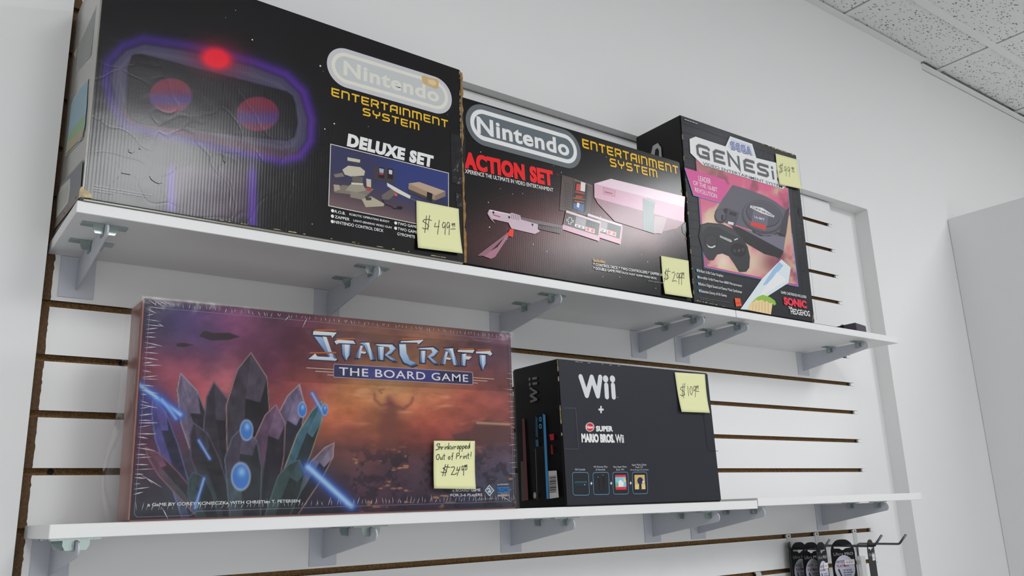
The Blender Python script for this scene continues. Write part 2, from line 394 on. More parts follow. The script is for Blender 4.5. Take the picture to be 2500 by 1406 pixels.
mb = MB(); mb.box(-3.6, 2.61, -1.95, WF, ZF, ZF + 0.006); struct(mb.build('floor', plain('bounce_dimming_floor', (58, 58, 62), 0.95, bump=0.5, bscale=300)))  # unseen dark floor strip, added to cut bounce onto the shelf undersides
# suspended ceiling: tiles sit a few millimetres above the grid
mb = MB()
xs = [2.12 + 0.61 * k for k in range(-10, 7)]; ys = [WF] + [-0.2205 - 0.61 * k for k in range(0, 12)]
for i in range(len(xs) - 1):
    for j in range(len(ys) - 1):
        g = 0.004; sag = random.uniform(0, 0.003)
        mb.box(xs[i] + g, xs[i + 1] - g, ys[j + 1] + g, ys[j] - g, ZC + 0.004 - sag, ZC + 0.02)
mb.box(-3.75, 6.15, -7.3, 0.1, ZC + 0.025, ZC + 0.03)
struct(mb.build('ceiling', MAT['tile']))
mb = MB()
for x in xs: mb.box(x - 0.001, x + 0.023, -7.2, WR, ZC - 0.001, ZC + 0.0028)
for y in ys[1:]: mb.box(-3.6, 6.0, y - 0.012, y + 0.012, ZC - 0.002, ZC + 0.0026)
struct(mb.build('trim_1', MAT['trimmetal']))
mb = MB()
mb.box(-3.6, 2.618, WF - 0.024, WF, ZC - 0.004, ZC - 0.0025)
mb.box(2.618, 6.0, WR - 0.024, WR, ZC - 0.012, ZC - 0.0105); mb.box(2.618, 6.0, WR - 0.0015, WR, ZC - 0.012, ZC + 0.012)
struct(mb.build('trim_2', MAT['trimmetal']))
# ================================================================ SLATWALL
P = 0.0762; W = 1.963; G = 0.0095
sw = thing('slatwall_panel', 'white slatwall panel with brown fibreboard grooves set into the wall behind the shelves', 'slatwall', (0, 0, ZF))
mb = MB(); ks = list(range(-21, 7)); lip, cav, th = 0.005, 0.011, 0.0185
bounds = [ZF + 0.002] + [z for k in ks for z in (k * P - G, k * P)] + [0.523]
for i in range(0, len(bounds), 2):
    z0, z1 = bounds[i], bounds[i + 1]
    # laminate skin with a slightly chipped left edge
    nseg = max(2, int((z1 - z0) / 0.004)); L = [(0.0006 + abs(random.gauss(0, 0.0006)), z0 + (z1 - z0) * q / nseg) for q in range(nseg + 1)]
    n = len(L); mb.add([(x, -0.0002, z) for x, z in L] + [(W, -0.0002, z1), (W, -0.0002, z0)], [tuple([0, n + 1, n] + list(range(n - 1, 0, -1)))], 0)
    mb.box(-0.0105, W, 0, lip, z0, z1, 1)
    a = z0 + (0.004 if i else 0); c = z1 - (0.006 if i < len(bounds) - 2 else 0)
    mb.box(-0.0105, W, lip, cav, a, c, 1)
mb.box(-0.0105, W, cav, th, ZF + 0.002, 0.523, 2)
for k in ks:                                  # white end plugs at the right end of each groove
    mb.box(W - 0.0175, W, -0.0002, lip, k * P - G + 0.0006, k * P - 0.0011, 0)
mb.build('board', [MAT['laminate'], MAT['fibre_dark'], MAT['fibre']], sw, (0, 0, ZF))
for (u, v) in [(298, 886), (124, 1151)]:      # screw heads sunk in grooves
    mb = MB(); q = atY(u, v, 0.0075)
    mb.add([(q[0] + 0.0042 * math.cos(a * math.pi / 8), 0.0104, q[2] + 0.0042 * math.sin(a * math.pi / 8)) for a in range(16)], [tuple(range(15, -1, -1))])
    mb.build('screw_hole', MAT['darkhole'], sw, (0, 0, ZF))
# ================================================================ SHELVES
US0, US1, LS0, LS1 = 0.0656, 0.0810, -0.3183, -0.3022
def shelf(x0, x1, d, z0, z1, label):
    mb = MB(); mb.box(x0, x1, -d, -0.0008, z0, z1)
    return tag(mb.build('shelf_board', MAT['shelf'], None, (x0, -0.0008, z0), bevel=0.0007, segs=1), label, 'shelf')
shelf(-0.008, 1.2315, 0.200, US0, US1, 'long white shelf board of the upper row, under the two long black boxes')
shelf(1.2329, 1.855, 0.2005, US0, US1, 'short white shelf board of the upper row, under the small grey device')
shelf(-0.0008, 1.2535, 0.187, LS0 , LS1, 'long white shelf board of the lower row, under the board game and dark console box')
shelf(1.2560, 1.878, 0.187, LS0 + 0.0046, LS1 + 0.0046, 'short empty white shelf board at the right of the lower row')
# ================================================================ BRACKETS
def make_bracket(x, ztop, drop, depth, label, group):
    """x: left edge of back plate; ztop: underside of the shelf"""
    b = thing('shelf_bracket', label, 'bracket', (x + 0.023, 0, ztop - drop), group)
    og = (x + 0.023, 0, ztop - drop)
    zt = ztop - 0.0002
    mb = MB(); mb.box(x, x + 0.046, -0.0022, -0.0003, ztop - drop, zt); mb.build('back_plate', MAT['bracket'], b, og, bevel=0.0006, segs=1)
    xc = x + 0.023; d = depth
    prof = [(-0.002, zt - drop + 0.011), (-0.002, zt - 0.004), (-0.03, zt - 0.003), (-(d - 0.014), zt - 0.003)]
    prof += [(-(d - 0.010) - 0.0095 * math.sin(math.radians(a)), zt - 0.0125 + 0.0095 * math.cos(math.radians(a))) for a in range(0, 151, 15)]
    mb = MB(); mb.prism([(xc - 0.0012, y, z) for y, z in prof], (0.0024, 0, 0)); mb.build('arm', MAT['bracket'], b, og, bevel=0.0005, segs=1)
    for yy in (-(d - 0.026), -0.085):
        mb = MB()
        mb.box(xc - 0.027, xc + 0.027, yy - 0.0065, yy + 0.0065, zt - 0.0022, zt)
        for sx in (-1, 1):
            xx = xc + sx * 0.0035
            pr = [(sx * 0.0018, -0.0022), (sx * 0.0145, -0.0022), (sx * 0.0145, -0.008), (sx * 0.0115, -0.0135), (sx * 0.0018, -0.0135)]
            pts = [(xc + px_, yy - 0.0065, zt + pz) for px_, pz in pr]
            mb.prism(pts if sx > 0 else pts[::-1], (0, 0.0012, 0)); mb.box(min(xc + sx * 0.0016, xc + sx * 0.003), max(xc + sx * 0.0016, xc + sx * 0.003), yy - 0.006, yy + 0.009, zt - 0.0145, zt - 0.0022)
        mb.build('clip', MAT['zinc'], b, og)
    return b
ords = ['leftmost', 'second from the left', 'third from the left', 'fourth from the left', 'fifth from the left, right of the joint', 'rightmost']
for i, x in enumerate([0.0085, 0.389, 0.747, 1.1205, 1.2583, 1.7135]):
    make_bracket(x, US0, 0.0595, 0.190, 'white metal shelf bracket holding the upper shelf, ' + ords[i], 'brackets under the upper shelf')
for i, x in enumerate([0.0095, 0.391, 0.757, 1.1204, 1.259, 1.714]):
    make_bracket(x, LS0 + (0.0046 if i > 3 else 0), 0.0595 + (0.0046 if i > 3 else 0), 0.182, 'white metal shelf bracket holding the lower shelf, ' + ords[i], 'brackets under the lower shelf')
# ================================================================ BOXES
YD, YA, YG, YS, YW = -0.2055, -0.2, -0.2, -0.185, -0.19
PM = dict(
 deluxe=print_mat('gloss_print_wrinkled', 0.18, wrinkle=0.0008, wscale=11, flute=0.000022, crease=0.0005, fine=0.000009, spec=0.42),
 action=print_mat('gloss_print_long', 0.19, wrinkle=0.0004, wscale=7, flute=0.000016, fine=0.000012, spec=0.36),
 genesis=print_mat('satin_print', 0.42, wrinkle=0.0006, wscale=12, flute=0.00001, fine=0.00002, spec=0.25),
 game=print_mat('smooth_print', 0.35, wrinkle=0.0002, wscale=6, fine=0.000005, spec=0.25),
 dark=print_mat('satin_print_dark', 0.4, wrinkle=0.0003, wscale=6, fine=0.00001, spec=0.25))
CART = {}
def carton(name, label, Y, depth, pts, mat, front, side, top=None, bevel=0.0025):
    """pts: front corners BL, BR, TR, TL as (x, z)"""
    x0 = sum(p[0] for p in pts) / 4; zb = min(p[1] for p in pts); og = (x0, Y + depth / 2, zb)
    b = thing(name, label, 'box', og)
    mb = MB(); F = [(x, Y, z) for x, z in pts]; B = [(x, Y + depth, z) for x, z in pts]
    V = F + B
    for f, c in (((0, 1, 2, 3), front), ((5, 4, 7, 6), side), ((4, 0, 3, 7), side), ((1, 5, 6, 2), side), ((3, 2, 6, 7), top or side), ((4, 5, 1, 0), side)): mb.add([V[i] for i in f], [(0, 1, 2, 3)], 0, alb(c))
    b['_c'] = 0; CART[b.name] = mb.build('carton', mat, b, og, bevel=bevel); del b['_c']
    return b, og
def scuffs(b, og, Y, edge, n, mats, seed, wmax=0.0035, name='worn_edge'):
    """irregular patches of bare board along an edge polyline (x, z) of the front"""
    R = random.Random(seed); mb = MB(); seg = [(edge[i], edge[i + 1]) for i in range(len(edge) - 1)]
    for k in range(n):
        (xa, za), (xb, zb) = R.choice(seg); t = R.random(); L = math.hypot(xb - xa, zb - za); ux, uz = (xb - xa) / L, (zb - za) / L
        ln = R.uniform(0.002, 0.014); w = R.uniform(0.0008, wmax); m = 5; up, dn = [], []
        for i in range(m + 1):
            s_ = (i / m - 0.5) * ln + t * L; h = w * math.sin(math.pi * i / m) ** 0.5 * R.uniform(0.4, 1)
            cx, cz = xa + ux * s_, za + uz * s_
            up.append((cx - uz * h, Y - 0.0012, cz + ux * h)); dn.append((cx + uz * h * 0.5, Y - 0.0012, cz - ux * h * 0.5))
        mb.prism((up[1:-1] + dn[::-1]), (0, 0.0022, 0), 0)
    return join(CART[b.name], mb.build(name, mats, b, og))
# stroke alphabets ------------------------------------------------
def chamf(w, c=0.18): return c
NES = {
 'E': (0.8, [[(0.8, 0.92), (0.08, 0.92), (0.08, 0.2), (0.18, 0.08), (0.8, 0.08)], [(0.08, 0.5), (0.74, 0.5)]]),
 'n': (0.84, [[(0.08, 0.0), (0.08, 0.92), (0.62, 0.92), (0.76, 0.78), (0.76, 0.0)]]),
 'T': (0.8, [[(0, 0.92), (0.8, 0.92)], [(0.4, 0.92), (0.4, 0)]]),
 'R': (0.84, [[(0.08, 0.0), (0.08, 0.92), (0.64, 0.92), (0.76, 0.8), (0.76, 0.56), (0.64, 0.44), (0.08, 0.44)], [(0.5, 0.44), (0.74, 0.2), (0.74, 0)]]),
 'A': (0.84, [[(0.08, 0.0), (0.08, 0.74), (0.26, 0.92), (0.76, 0.92), (0.76, 0.0)], [(0.08, 0.42), (0.76, 0.42)]]),
 'I': (0.16, [[(0.08, 0), (0.08, 1)]]),
 'm': (1.1, [[(0.08, 0.0), (0.08, 0.92), (0.88, 0.92), (1.02, 0.78), (1.02, 0.0)], [(0.55, 0.92), (0.55, 0)]]),
 'S': (0.84, [[(0.8, 0.92), (0.2, 0.92), (0.08, 0.8), (0.08, 0.62), (0.2, 0.5), (0.64, 0.5), (0.76, 0.38), (0.76, 0.2), (0.64, 0.08), (0.04, 0.08)]]),
 'Y': (0.84, [[(0.08, 1), (0.08, 0.62), (0.2, 0.48), (0.64, 0.48), (0.76, 0.62), (0.76, 1)], [(0.42, 0.48), (0.42, 0)]])}
GEN = {
 'G': (0.95, [[(0.95, 0.74), (0.8, 0.88), (0.26, 0.88), (0.12, 0.74), (0.12, 0.26), (0.26, 0.12), (0.83, 0.12), (0.83, 0.46), (0.42, 0.46)]]),
 'E': (0.85, [[(0.9, 0.88), (0.3, 0.88), (0.12, 0.7), (0.12, 0.12), (0.85, 0.12)], [(0.12, 0.5), (0.75, 0.5)]]),
 'N': (0.95, [[(0.12, 0), (0.12, 0.95), (0.83, 0.05), (0.83, 1)]]),
 'S': (0.92, [[(0.95, 0.88), (0.26, 0.88), (0.12, 0.76), (0.12, 0.62), (0.26, 0.5), (0.68, 0.5), (0.82, 0.38), (0.82, 0.24), (0.68, 0.12), (0.0, 0.12)]]),
 'i': (0.26, [[(0.13, 0), (0.13, 0.68)], [(0.13, 0.8), (0.13, 1)]])}
SEG = {
 'S': (0.8, [[(0.8, 0.86), (0.3, 0.86), (0.14, 0.76), (0.14, 0.62), (0.28, 0.5), (0.56, 0.5), (0.68, 0.4), (0.68, 0.24), (0.54, 0.14), (0, 0.14)]]),
 'E': (0.75, [[(0.75, 0.86), (0.3, 0.86), (0.14, 0.72), (0.14, 0.28), (0.3, 0.14), (0.75, 0.14)], [(0.14, 0.5), (0.7, 0.5)]]),
 'G': (0.8, [[(0.8, 0.86), (0.3, 0.86), (0.14, 0.72), (0.14, 0.28), (0.3, 0.14), (0.68, 0.14), (0.68, 0.48), (0.4, 0.48)]]),
 'A': (0.85, [[(0.05, 0.0), (0.38, 0.86), (0.47, 0.86), (0.8, 0.0)], [(0.3, 0.26), (0.6, 0.26)]])}
def wr(tab, s): return [tab[c] for c in s]
# ---------------------------------------------------------------- 1. large box with the purple glow
fz = US1 + 0.0002
Cd = [(-0.004, fz), (0.5565, fz), (0.5575, 0.4275), (-0.006, 0.4375)]
deluxe, ogd = carton('console_box', 'largest black console box with purple glow and faded oval logo on the upper shelf', YD, 0.2035, Cd, PM['deluxe'], (10, 9, 11), (150, 147, 140), (30, 29, 31))
fd = Face('Y', YD, deluxe, ogd, PM['deluxe'])
GLOW = [(262, 150), (300, 110), (350, 93), (450, 108), (530, 126), (620, 148), (700, 178), (745, 222), (765, 290), (762, 345), (735, 385), (690, 396), (600, 378), (480, 350), (380, 327), (305, 308), (272, 255), (257, 200)]
WIN = [(321, 135), (330, 131), (349, 131), (700, 222), (716, 234), (723, 255), (728, 300), (720, 335), (700, 345), (335, 304), (314, 290), (306, 262), (311, 165)]
def paint_deluxe(u, v):
    A = np.tile(np.array([[9, 8, 11.]]), (len(u), 1))
    A = mixc(A, (34, 30, 40), 0.2 * vnoise(u, v, 160, 1))
    sd = signed(u, v, GLOW)
    A = mixc(A, (54, 30, 116), 0.85 * np.exp(-((sd - 2) / 15) ** 2)); A = mixc(A, (92, 40, 150), 0.55 * np.exp(-((sd - 6) / 8) ** 2) * smooth(u, 380, 760))
    low = smooth(v - 0.26 * (u - 300), 240, 300)
    A = mixc(A, (66, 62, 90), 0.9 * smooth(sd, 10, 20) * (1 - low)); A = mixc(A, (98, 56, 74), 0.8 * smooth(sd, 4, 16) * low)
    A = mixc(A, (78, 74, 96), 0.6 * np.exp(-((sd - 34) / 6) ** 2))
    sw_ = signed(u, v, WIN); A = mixc(A, (17, 15, 20), smooth(sw_, -2, 4))
    A = mixc(A, (40, 38, 52), 0.6 * smooth(sw_, 2, 8) * np.exp(-((v - 0.26 * (u - 300) - 250) / 60) ** 2))
    for cx, cy in ((417, 233), (629, 278)):
        k = ((u - cx) / 53) ** 2 + ((v - cy) / 43) ** 2; m = 1 - smooth(k, 0.85, 1.05); t = (v - cy) / 43
        A = mixc(A, (112, 28, 54), m * 0.9); A = mixc(A, (60, 42, 108), m * 0.9 * np.exp(-((t - 0.25) / 0.4) ** 2)); A = mixc(A, (110, 40, 66), m * 0.6 * smooth(t, 0.55, 0.9))
    g = gauss(u, v, 530, 140, 62, 44, 12); A = mixc(A, (150, 20, 50), 0.75 * g); A = mixc(A, (245, 24, 46), smooth(gauss(u, v, 528, 143, 46, 32, 12), 0.25, 0.9))
    leg = smooth(v, 380, 420) * (1 - smooth(v, 520, 560)) * smooth(u, 408, 420) * (1 - smooth(u, 616, 632))
    A = mixc(A, (66, 44, 70), 0.75 * leg)
    for cx in (417, 617): A = mixc(A, (78, 42, 150), 0.9 * np.exp(-((u - cx) / 12) ** 2) * smooth(v, 385, 430) * (1 - smooth(v, 560, 590)))
    A = mixc(A, (96, 60, 110), 0.5 * gauss(u, v, 240, 480, 0.1, 0.1))
    return A
glow_d = fd.painting('glow_picture', [(0.0005, fz + 0.004), (0.5535, fz + 0.004), (0.5545, 0.4245), (-0.002, 0.4345)], 420, 260, paint_deluxe)
zm = Zm(100, 300, 0.2418); zt4 = Zm(700, 320, 0.24178); z3 = Zm(700, 60, 0.2)
join(glow_d, fd.part('star_dots', [fd.disc(616, 97, 0.0011, (230, 230, 235), n=8), fd.disc(575, 25, 0.0006, (200, 200, 200), n=6), fd.disc(551, 43, 0.0005, (200, 200, 200), n=6), fd.disc(782, 161, 0.0014, (235, 235, 240), n=8), fd.disc(789, 174, 0.0005, (190, 190, 190), n=6), fd.disc(816, 302, 0.0012, (235, 235, 240), n=8), fd.disc(793, 315, 0.001, (230, 230, 235), n=8), fd.disc(899, 309, 0.0006, (190, 190, 200), n=6), fd.disc(1093, 280, 0.0005, (190, 190, 200), n=6), fd.disc(762, 547, 0.0008, (190, 190, 200), n=6)]))
a = fd.px(840, 115.5); b = fd.px(1070, 192); c = fd.px(844, 212.6); d = fd.px(1068, 279); lx0 = fd.px(798, 148)[0]; lx1 = fd.px(1103, 252)[0]
zt_, zb_ = (a[1] + b[1]) / 2, (c[1] + d[1]) / 2
fd.part('oval_logo', [fd.stadium(lx0, lx1, zb_, zt_, (190, 190, 193)), fd.stadium(lx0, lx1, zb_, zt_, (214, 212, 202), 0.0075), fd.stadium(lx0, lx1, zb_, zt_, (186, 189, 190), 0.0135),
    fd.text('Nintendo', z3((692, 606))[0], z3((1858, 948))[0], z3((688, 432))[0], (212, 210, 200), 0.03, 1.08),
    fd.poly(z3((1645, 625), (1690, 622), (1740, 650), (1840, 668), (1855, 700), (1850, 780), (1810, 785), (1760, 760), (1690, 735), (1655, 700)), (196, 166, 118)), fd.poly(z3((1720, 670), (1800, 680), (1830, 720), (1800, 750), (1730, 720)), (214, 192, 148))])
fd.part('headline', [fd.strokes(wr(NES, 'EnTERTAInmEnT'), (808.6, 233.6), (1093.5, 312.5), (808.6, 213.8), 0.2, (232, 176, 48), 0.2),
    fd.strokes(wr(NES, 'SYSTEm'), (885, 280.6), (1023.5, 318.6), (886, 262.8), 0.2, (232, 176, 48), 0.2)])
fd.part('subtitle', [fd.text('DELUXE SET', zt4((610, 143))[0], zt4((1470, 362))[0], zt4((625, 27))[0], (232, 230, 220), 0.045, 1.14, 0.1, 0.03)])
def paint_set(u, v):
    vv = v - 0.26 * (u - 806)
    A = np.tile(np.array([[52, 52, 84.]]), (len(u), 1)); A = mixc(A, (44, 58, 118), 0.9 * smooth(u, 880, 1000)); A = mixc(A, (78, 62, 70), 0.9 * smooth(vv, 405, 470)); A = mixc(A, (112, 92, 92), 0.8 * smooth(vv, 455, 500))
    return mixc(A, (30, 30, 38), 0.5 * gauss(u, v, 1085, 500, 60, 20, 15))
q = [fd.px(*zt4(p)[0]) for p in ((422, 754), (1632, 1003), (1632, 425), (443, 132))]
pic = fd.painting('product_picture', q, 140, 90, paint_set); fd.parent = pic
Z = zt4; po = lambda c, *p: fd.poly(Z(*p), c)
fd.parent = deluxe
beige, dk = (186, 178, 160), (70, 64, 66)
fd.part('product_picture_print', [
    fd.line(Z((422, 754), (1632, 1003), (1632, 425), (443, 132)), 0.0011, (214, 212, 206), True),
    po((64, 56, 60), (878, 350), (1090, 395), (1085, 530), (872, 490)), po((30, 28, 36), (928, 362), (985, 372), (982, 480), (926, 470)), po((30, 28, 36), (1018, 375), (1075, 385), (1072, 490), (1015, 480)), po((150, 165, 190), (932, 375), (980, 385), (975, 425), (935, 418)), po((160, 60, 60), (932, 420), (978, 428), (975, 445), (932, 440)), po((190, 195, 205), (1030, 390), (1065, 398), (1062, 440), (1030, 432)),
    # toy machinery: blocks, drums and arms
    po((120, 112, 104), (470, 590), (560, 545), (880, 585), (800, 660), (480, 620)), po(beige, (560, 390), (620, 350), (740, 365), (790, 405), (780, 450), (650, 460), (585, 440)), po((150, 142, 128), (640, 540), (770, 545), (800, 600), (700, 620), (590, 600)), po((96, 90, 84), (655, 455), (770, 465), (765, 525), (665, 520)), po((200, 194, 178), (650, 520), (770, 528), (770, 545), (650, 540)), po((120, 112, 100), (470, 440), (560, 420), (580, 460), (490, 470)), po((160, 150, 130), (470, 540), (530, 545), (540, 590), (480, 610)),
    po((132, 124, 112), (640, 605), (790, 640), (790, 700), (640, 670)), po(beige, (800, 480), (850, 490), (850, 570), (805, 560)), po((176, 56, 48), (805, 570), (850, 575), (848, 605), (805, 598)), po(dk, (640, 310), (700, 300), (740, 325), (700, 345)), po((190, 184, 168), (610, 265), (740, 290), (738, 320), (612, 300)),
    po((170, 160, 140), (755, 690), (850, 660), (985, 735), (975, 760), (795, 770)), po((60, 60, 66), (790, 670), (855, 672), (850, 700), (800, 700)),
    po((206, 202, 190), (1010, 522), (1250, 655), (1240, 685), (1105, 620), (1012, 555)), po((104, 96, 92), (955, 650), (1050, 585), (1110, 620), (1030, 695), (960, 690)), po((224, 84, 70), (1090, 625), (1118, 640), (1105, 662), (1085, 650)), fd.line(Z((960, 690), (990, 740), (1050, 760), (1080, 785), (1130, 780)), 0.0016, (30, 28, 30)), po((30, 28, 30), (1110, 760), (1165, 762), (1165, 790), (1120, 792)), po((90, 84, 84), (1245, 670), (1330, 715), (1325, 725), (1240, 685)),
    po((176, 152, 132), (1228, 530), (1335, 515), (1600, 608), (1500, 650)), po((150, 126, 108), (1228, 530), (1500, 650), (1495, 700), (1225, 585)), po((130, 110, 98), (1500, 650), (1600, 610), (1600, 660), (1497, 702)), po((66, 58, 58), (1225, 585), (1495, 700), (1490, 730), (1230, 620)), po((22, 20, 24), (1415, 612), (1470, 635), (1460, 715), (1410, 690))])
L = []
for t, p0, p1, pt in (('R.O.B.', (482, 825), (590, 848), (482, 797)), ('ROBOTIC OPERATING BUDDY', (630, 850), (1035, 928), (632, 830)), ('ZAPPER', (482, 880), (632, 908), (484, 852)), ('LIGHT-SENSING VIDEO GUN', (670, 912), (1055, 985), (671, 893)), ('NINTENDO CONTROL DECK', (478, 932), (975, 1022), (480, 903)), ('TWO GAME CONTROLLERS', (1117, 947), (1560, 1030), (1118, 920)), ('TWO GAME PAKS', (1117, 1000), (1410, 1055), (1118, 972)), ('GYROMITE', (1112, 1052), (1292, 1085), (1113, 1024))):
    L.append(fd.text(t, Z(p0)[0], Z(p1)[0], Z(pt)[0], (228, 228, 226), 0.014))
for p in ((460, 806), (458, 861), (457, 915), (1097, 930), (1096, 983)): L.append(fd.disc(*Z(p)[0], 0.0026, (226, 226, 222), n=12))
fd.part('bullet_list', L)
z2 = Zm(100, 300, 0.2418)
fd.part('small_print', [fd.text(t, z2(p0)[0], z2(p1)[0], z2(pt)[0], (150, 148, 152), 0.0) for t, p0, p1, pt in (("Actual Robot's eyes do not glow as shown. Color is an", (530, 640), (1115, 738), (530, 624)), ("artist's interpretation to dramatize the Robot's light", (528, 668), (1080, 756), (528, 652)), ('sensing capabilities.', (526, 692), (735, 722), (526, 676)))])
# tears and dents that show bare board or shadowed holes
join(glow_d, fd.part('tears', [fd.poly(z2((1095, 535), (1150, 545), (1175, 590), (1230, 605), (1190, 615), (1150, 600), (1110, 570)), (8, 8, 9)), fd.poly(z2((885, 262), (920, 258), (945, 290), (915, 308), (885, 295)), (14, 13, 15)), fd.poly(z2((1835, 310), (1850, 350), (1885, 385), (1855, 405), (1840, 380)), (10, 9, 11)), fd.poly(z2((810, 498), (905, 515), (903, 524), (812, 508)), (22, 20, 24)), fd.poly(z2((990, 250), (1005, 248), (1010, 268), (994, 268)), (18, 17, 20))]))
# right edge: torn board, dark tape and loose flap
mb = MB(); R = random.Random(5); n = 34; edge = []
for i in range(n + 1):
    t = i / n; z = fz + 0.002 + t * 0.338; edge.append((0.5565 + R.uniform(0, 0.0035) - (0.004 if 0.52 < t < 0.6 else 0), z))
for i in range(n):
    (xa, za), (xb, zb) = edge[i], edge[i + 1]; w = 0.0022
    mb.hexa([(0.5545, YD - 0.0012, za), (xa, YD - 0.0012, za), (xa + w, YD + 0.004, za), (0.5545, YD + 0.004, za), (0.5545, YD - 0.0012, zb), (xb, YD - 0.0012, zb), (xb + w, YD + 0.004, zb), (0.5545, YD + 0.004, zb)])
mb.build('torn_edge', MAT['kraft'], deluxe, ogd)
mb = MB()
for (pts) in ([(1100, 325), (1136, 335), (1135, 455), (1103, 445)], [(1122, 255), (1131, 258), (1135, 330), (1125, 332)], [(1112, 470), (1134, 478), (1133, 505), (1115, 505)]):
    q = [atY(*p, YD - 0.0008) for p in pts]; mb.prism([tuple(p) for p in q], (0, 0.0008, 0), 0, alb((20, 20, 24)))
mb.build('black_tape', print_mat('shiny_tape', 0.2, wrinkle=0.002, wscale=60, fine=0), deluxe, ogd)
scuffs(deluxe, ogd, YD, [(0.16, fz + 0.003), (0.55, fz + 0.004)], 16, MAT['card'], 11, 0.0016)
scuffs(deluxe, ogd, YD, [(0.553, 0.30), (0.553, 0.42)], 14, MAT['card'], 12, 0.002)
mb = MB(); q = [atY(*p, YD - 0.001) for p in z2((410, 640), (460, 680), (525, 735), (510, 760), (400, 745), (385, 755), (390, 680))]
mb.prism([tuple(p) for p in q], (0, 0.003, 0)); mb.build('torn_corner', MAT['card'], deluxe, ogd)
fx = Face('X', -0.0055, deluxe, ogd, PM['genesis']); z8 = Zm(100, 0, 0.14225); z1 = Zm(100, 0, 0.2418)
fx.part('side_print', [fx.poly(z8((955, 100), (830, 250), (660, 560), (610, 1230), (855, 950)), (126, 130, 127)), fx.line(z8((955, 100), (830, 250), (660, 560), (610, 1230), (855, 950)), 0.0012, (178, 176, 168), True), fx.poly(z8((630, 700), (500, 860), (465, 1050), (600, 1000)), (176, 160, 130)),
    fx.poly(z1((478, 795), (410, 870), (330, 1000), (310, 1060), (272, 1400), (262, 1480), (395, 1420), (438, 1300), (460, 1100)), (128, 156, 172)), fx.poly(z1((440, 1150), (300, 1330), (272, 1400), (262, 1480), (390, 1400), (432, 1290)), (122, 156, 112)), fx.poly(z1((432, 1290), (268, 1440), (250, 1560), (420, 1380)), (158, 146, 118)), fx.line(z1((478, 795), (410, 870), (330, 1000), (310, 1060), (272, 1400), (250, 1575), (422, 1390), (445, 1250)), 0.0012, (196, 198, 190), True),
    fx.poly(z2((425, 365), (330, 480), (140, 700), (122, 1095), (395, 745)), (104, 104, 110)), fx.poly(z2((296, 555), (200, 650), (165, 750), (155, 965), (275, 805), (296, 650)), (176, 173, 164)), fx.poly(z2((278, 620), (205, 700), (185, 770), (178, 900), (262, 790), (278, 680)), (160, 158, 152)),
    fx.text('ENTERTAINMENT SYSTEM', z2((128, 1075))[0], z2((360, 760))[0], z2((128, 1030))[0], (156, 120, 70), 0.02)])
# ---------------------------------------------------------------- 2. long box with red lettering
Ca = [(0.5595, fz), (1.1005, fz), (1.1015, 0.383), (0.5595, 0.381)]
Ca[0] = (0.5605, fz); Ca[3] = (0.5605, 0.381)
action, oga = carton('console_box', 'long black console box with red lettering and pink console picture on the upper shelf', YA, 0.19, Ca, PM['action'], (9, 9, 10), (20, 20, 22))
fa = Face('Y', YA, action, oga, PM['action']); Z = Zm(1100, 420, 0.256); z5 = Zm(1100, 180, 0.24)
def paint_action(u, v):
    A = np.tile(np.array([[9, 9, 9.5]]), (len(u), 1))
    A = mixc(A, (104, 48, 50), 0.85 * gauss(u, v, 1340, 560, 150, 85, 10)); A = mixc(A, (74, 40, 42), 0.85 * gauss(u, v, 1230, 610, 170, 70, 12)); A = mixc(A, (120, 56, 62), 0.7 * gauss(u, v, 1460, 540, 90, 70, 30))
    A = mixc(A, (190, 140, 150), 0.6 * gauss(u, v, 1580, 575, 75, 50, 25)); A = mixc(A, (120, 28, 40), 0.55 * gauss(u, v, 1660, 530, 30, 60, 0))
    return A
glow_a = fa.painting('glow_picture', [(0.562, fz + 0.003), (1.0985, fz + 0.003), (1.0995, 0.3805), (0.562, 0.3785)], 260, 140, paint_action)
Rs = random.Random(4); S = []
for k in range(46):
    u, v = Rs.uniform(1150, 1670), Rs.uniform(300, 720)
    if v < 255 + (u - 1140) * 0.28 or v > 640 + (u - 1140) * 0.15: continue
    S.append(fa.disc(u, v, Rs.choice([0.0006, 0.0009, 0.0012]), (226, 224, 222), n=7))
join(glow_a, fa.part('star_dots', S))
a = fa.px(1200, 262); b = fa.px(1345, 305); lx0 = fa.px(1136, 290)[0]; lx1 = fa.px(1417.5, 376)[0]
zt_ = fa.px(1160, 252.5)[1]; zb_ = fa.px(1391, 412)[1]; zb2 = fa.px(1180, 353)[1]
zt_ = (fa.px(1165, 253.5)[1] + fa.px(1383, 317)[1]) / 2; zb_ = (fa.px(1175, 355)[1] + fa.px(1391, 412)[1]) / 2
fa.part('oval_logo', [fa.stadium(lx0, lx1, zb_, zt_, (98, 104, 108)), fa.stadium(lx0, lx1, zb_, zt_, (224, 226, 222), 0.0095), fa.stadium(lx0, lx1, zb_, zt_, (94, 104, 110), 0.0175), fa.text('Nintendo', z5((268, 596))[0], z5((1208, 838))[0], z5((264, 432))[0], (228, 230, 228), 0.03, 1.08)])
fa.part('headline', [fa.strokes(wr(NES, 'EnTERTAInmEnT'), (1421.6, 360), (1656, 426.5), (1421, 338.9), 0.21, (240, 172, 34), 0.2), fa.strokes(wr(NES, 'SYSTEm'), (1488.8, 405.6), (1604.5, 434.6), (1489.2, 386.4), 0.21, (240, 172, 34), 0.2)])
fa.part('subtitle', [fa.text('ACTION SET', (1134, 408), z5((1042, 1138))[0], (1134, 370.5), (222, 34, 38), 0.045, 1.1, 0, 0.03), fa.text('EXPERIENCE THE ULTIMATE IN VIDEO ENTERTAINMENT', (1131, 421.5), z5((1042, 1203))[0], (1131, 412), (226, 228, 228), 0.012), fa.text('TM', z5((1072, 1030))[0], z5((1098, 1036))[0], z5((1072, 1018))[0], (180, 40, 44))])
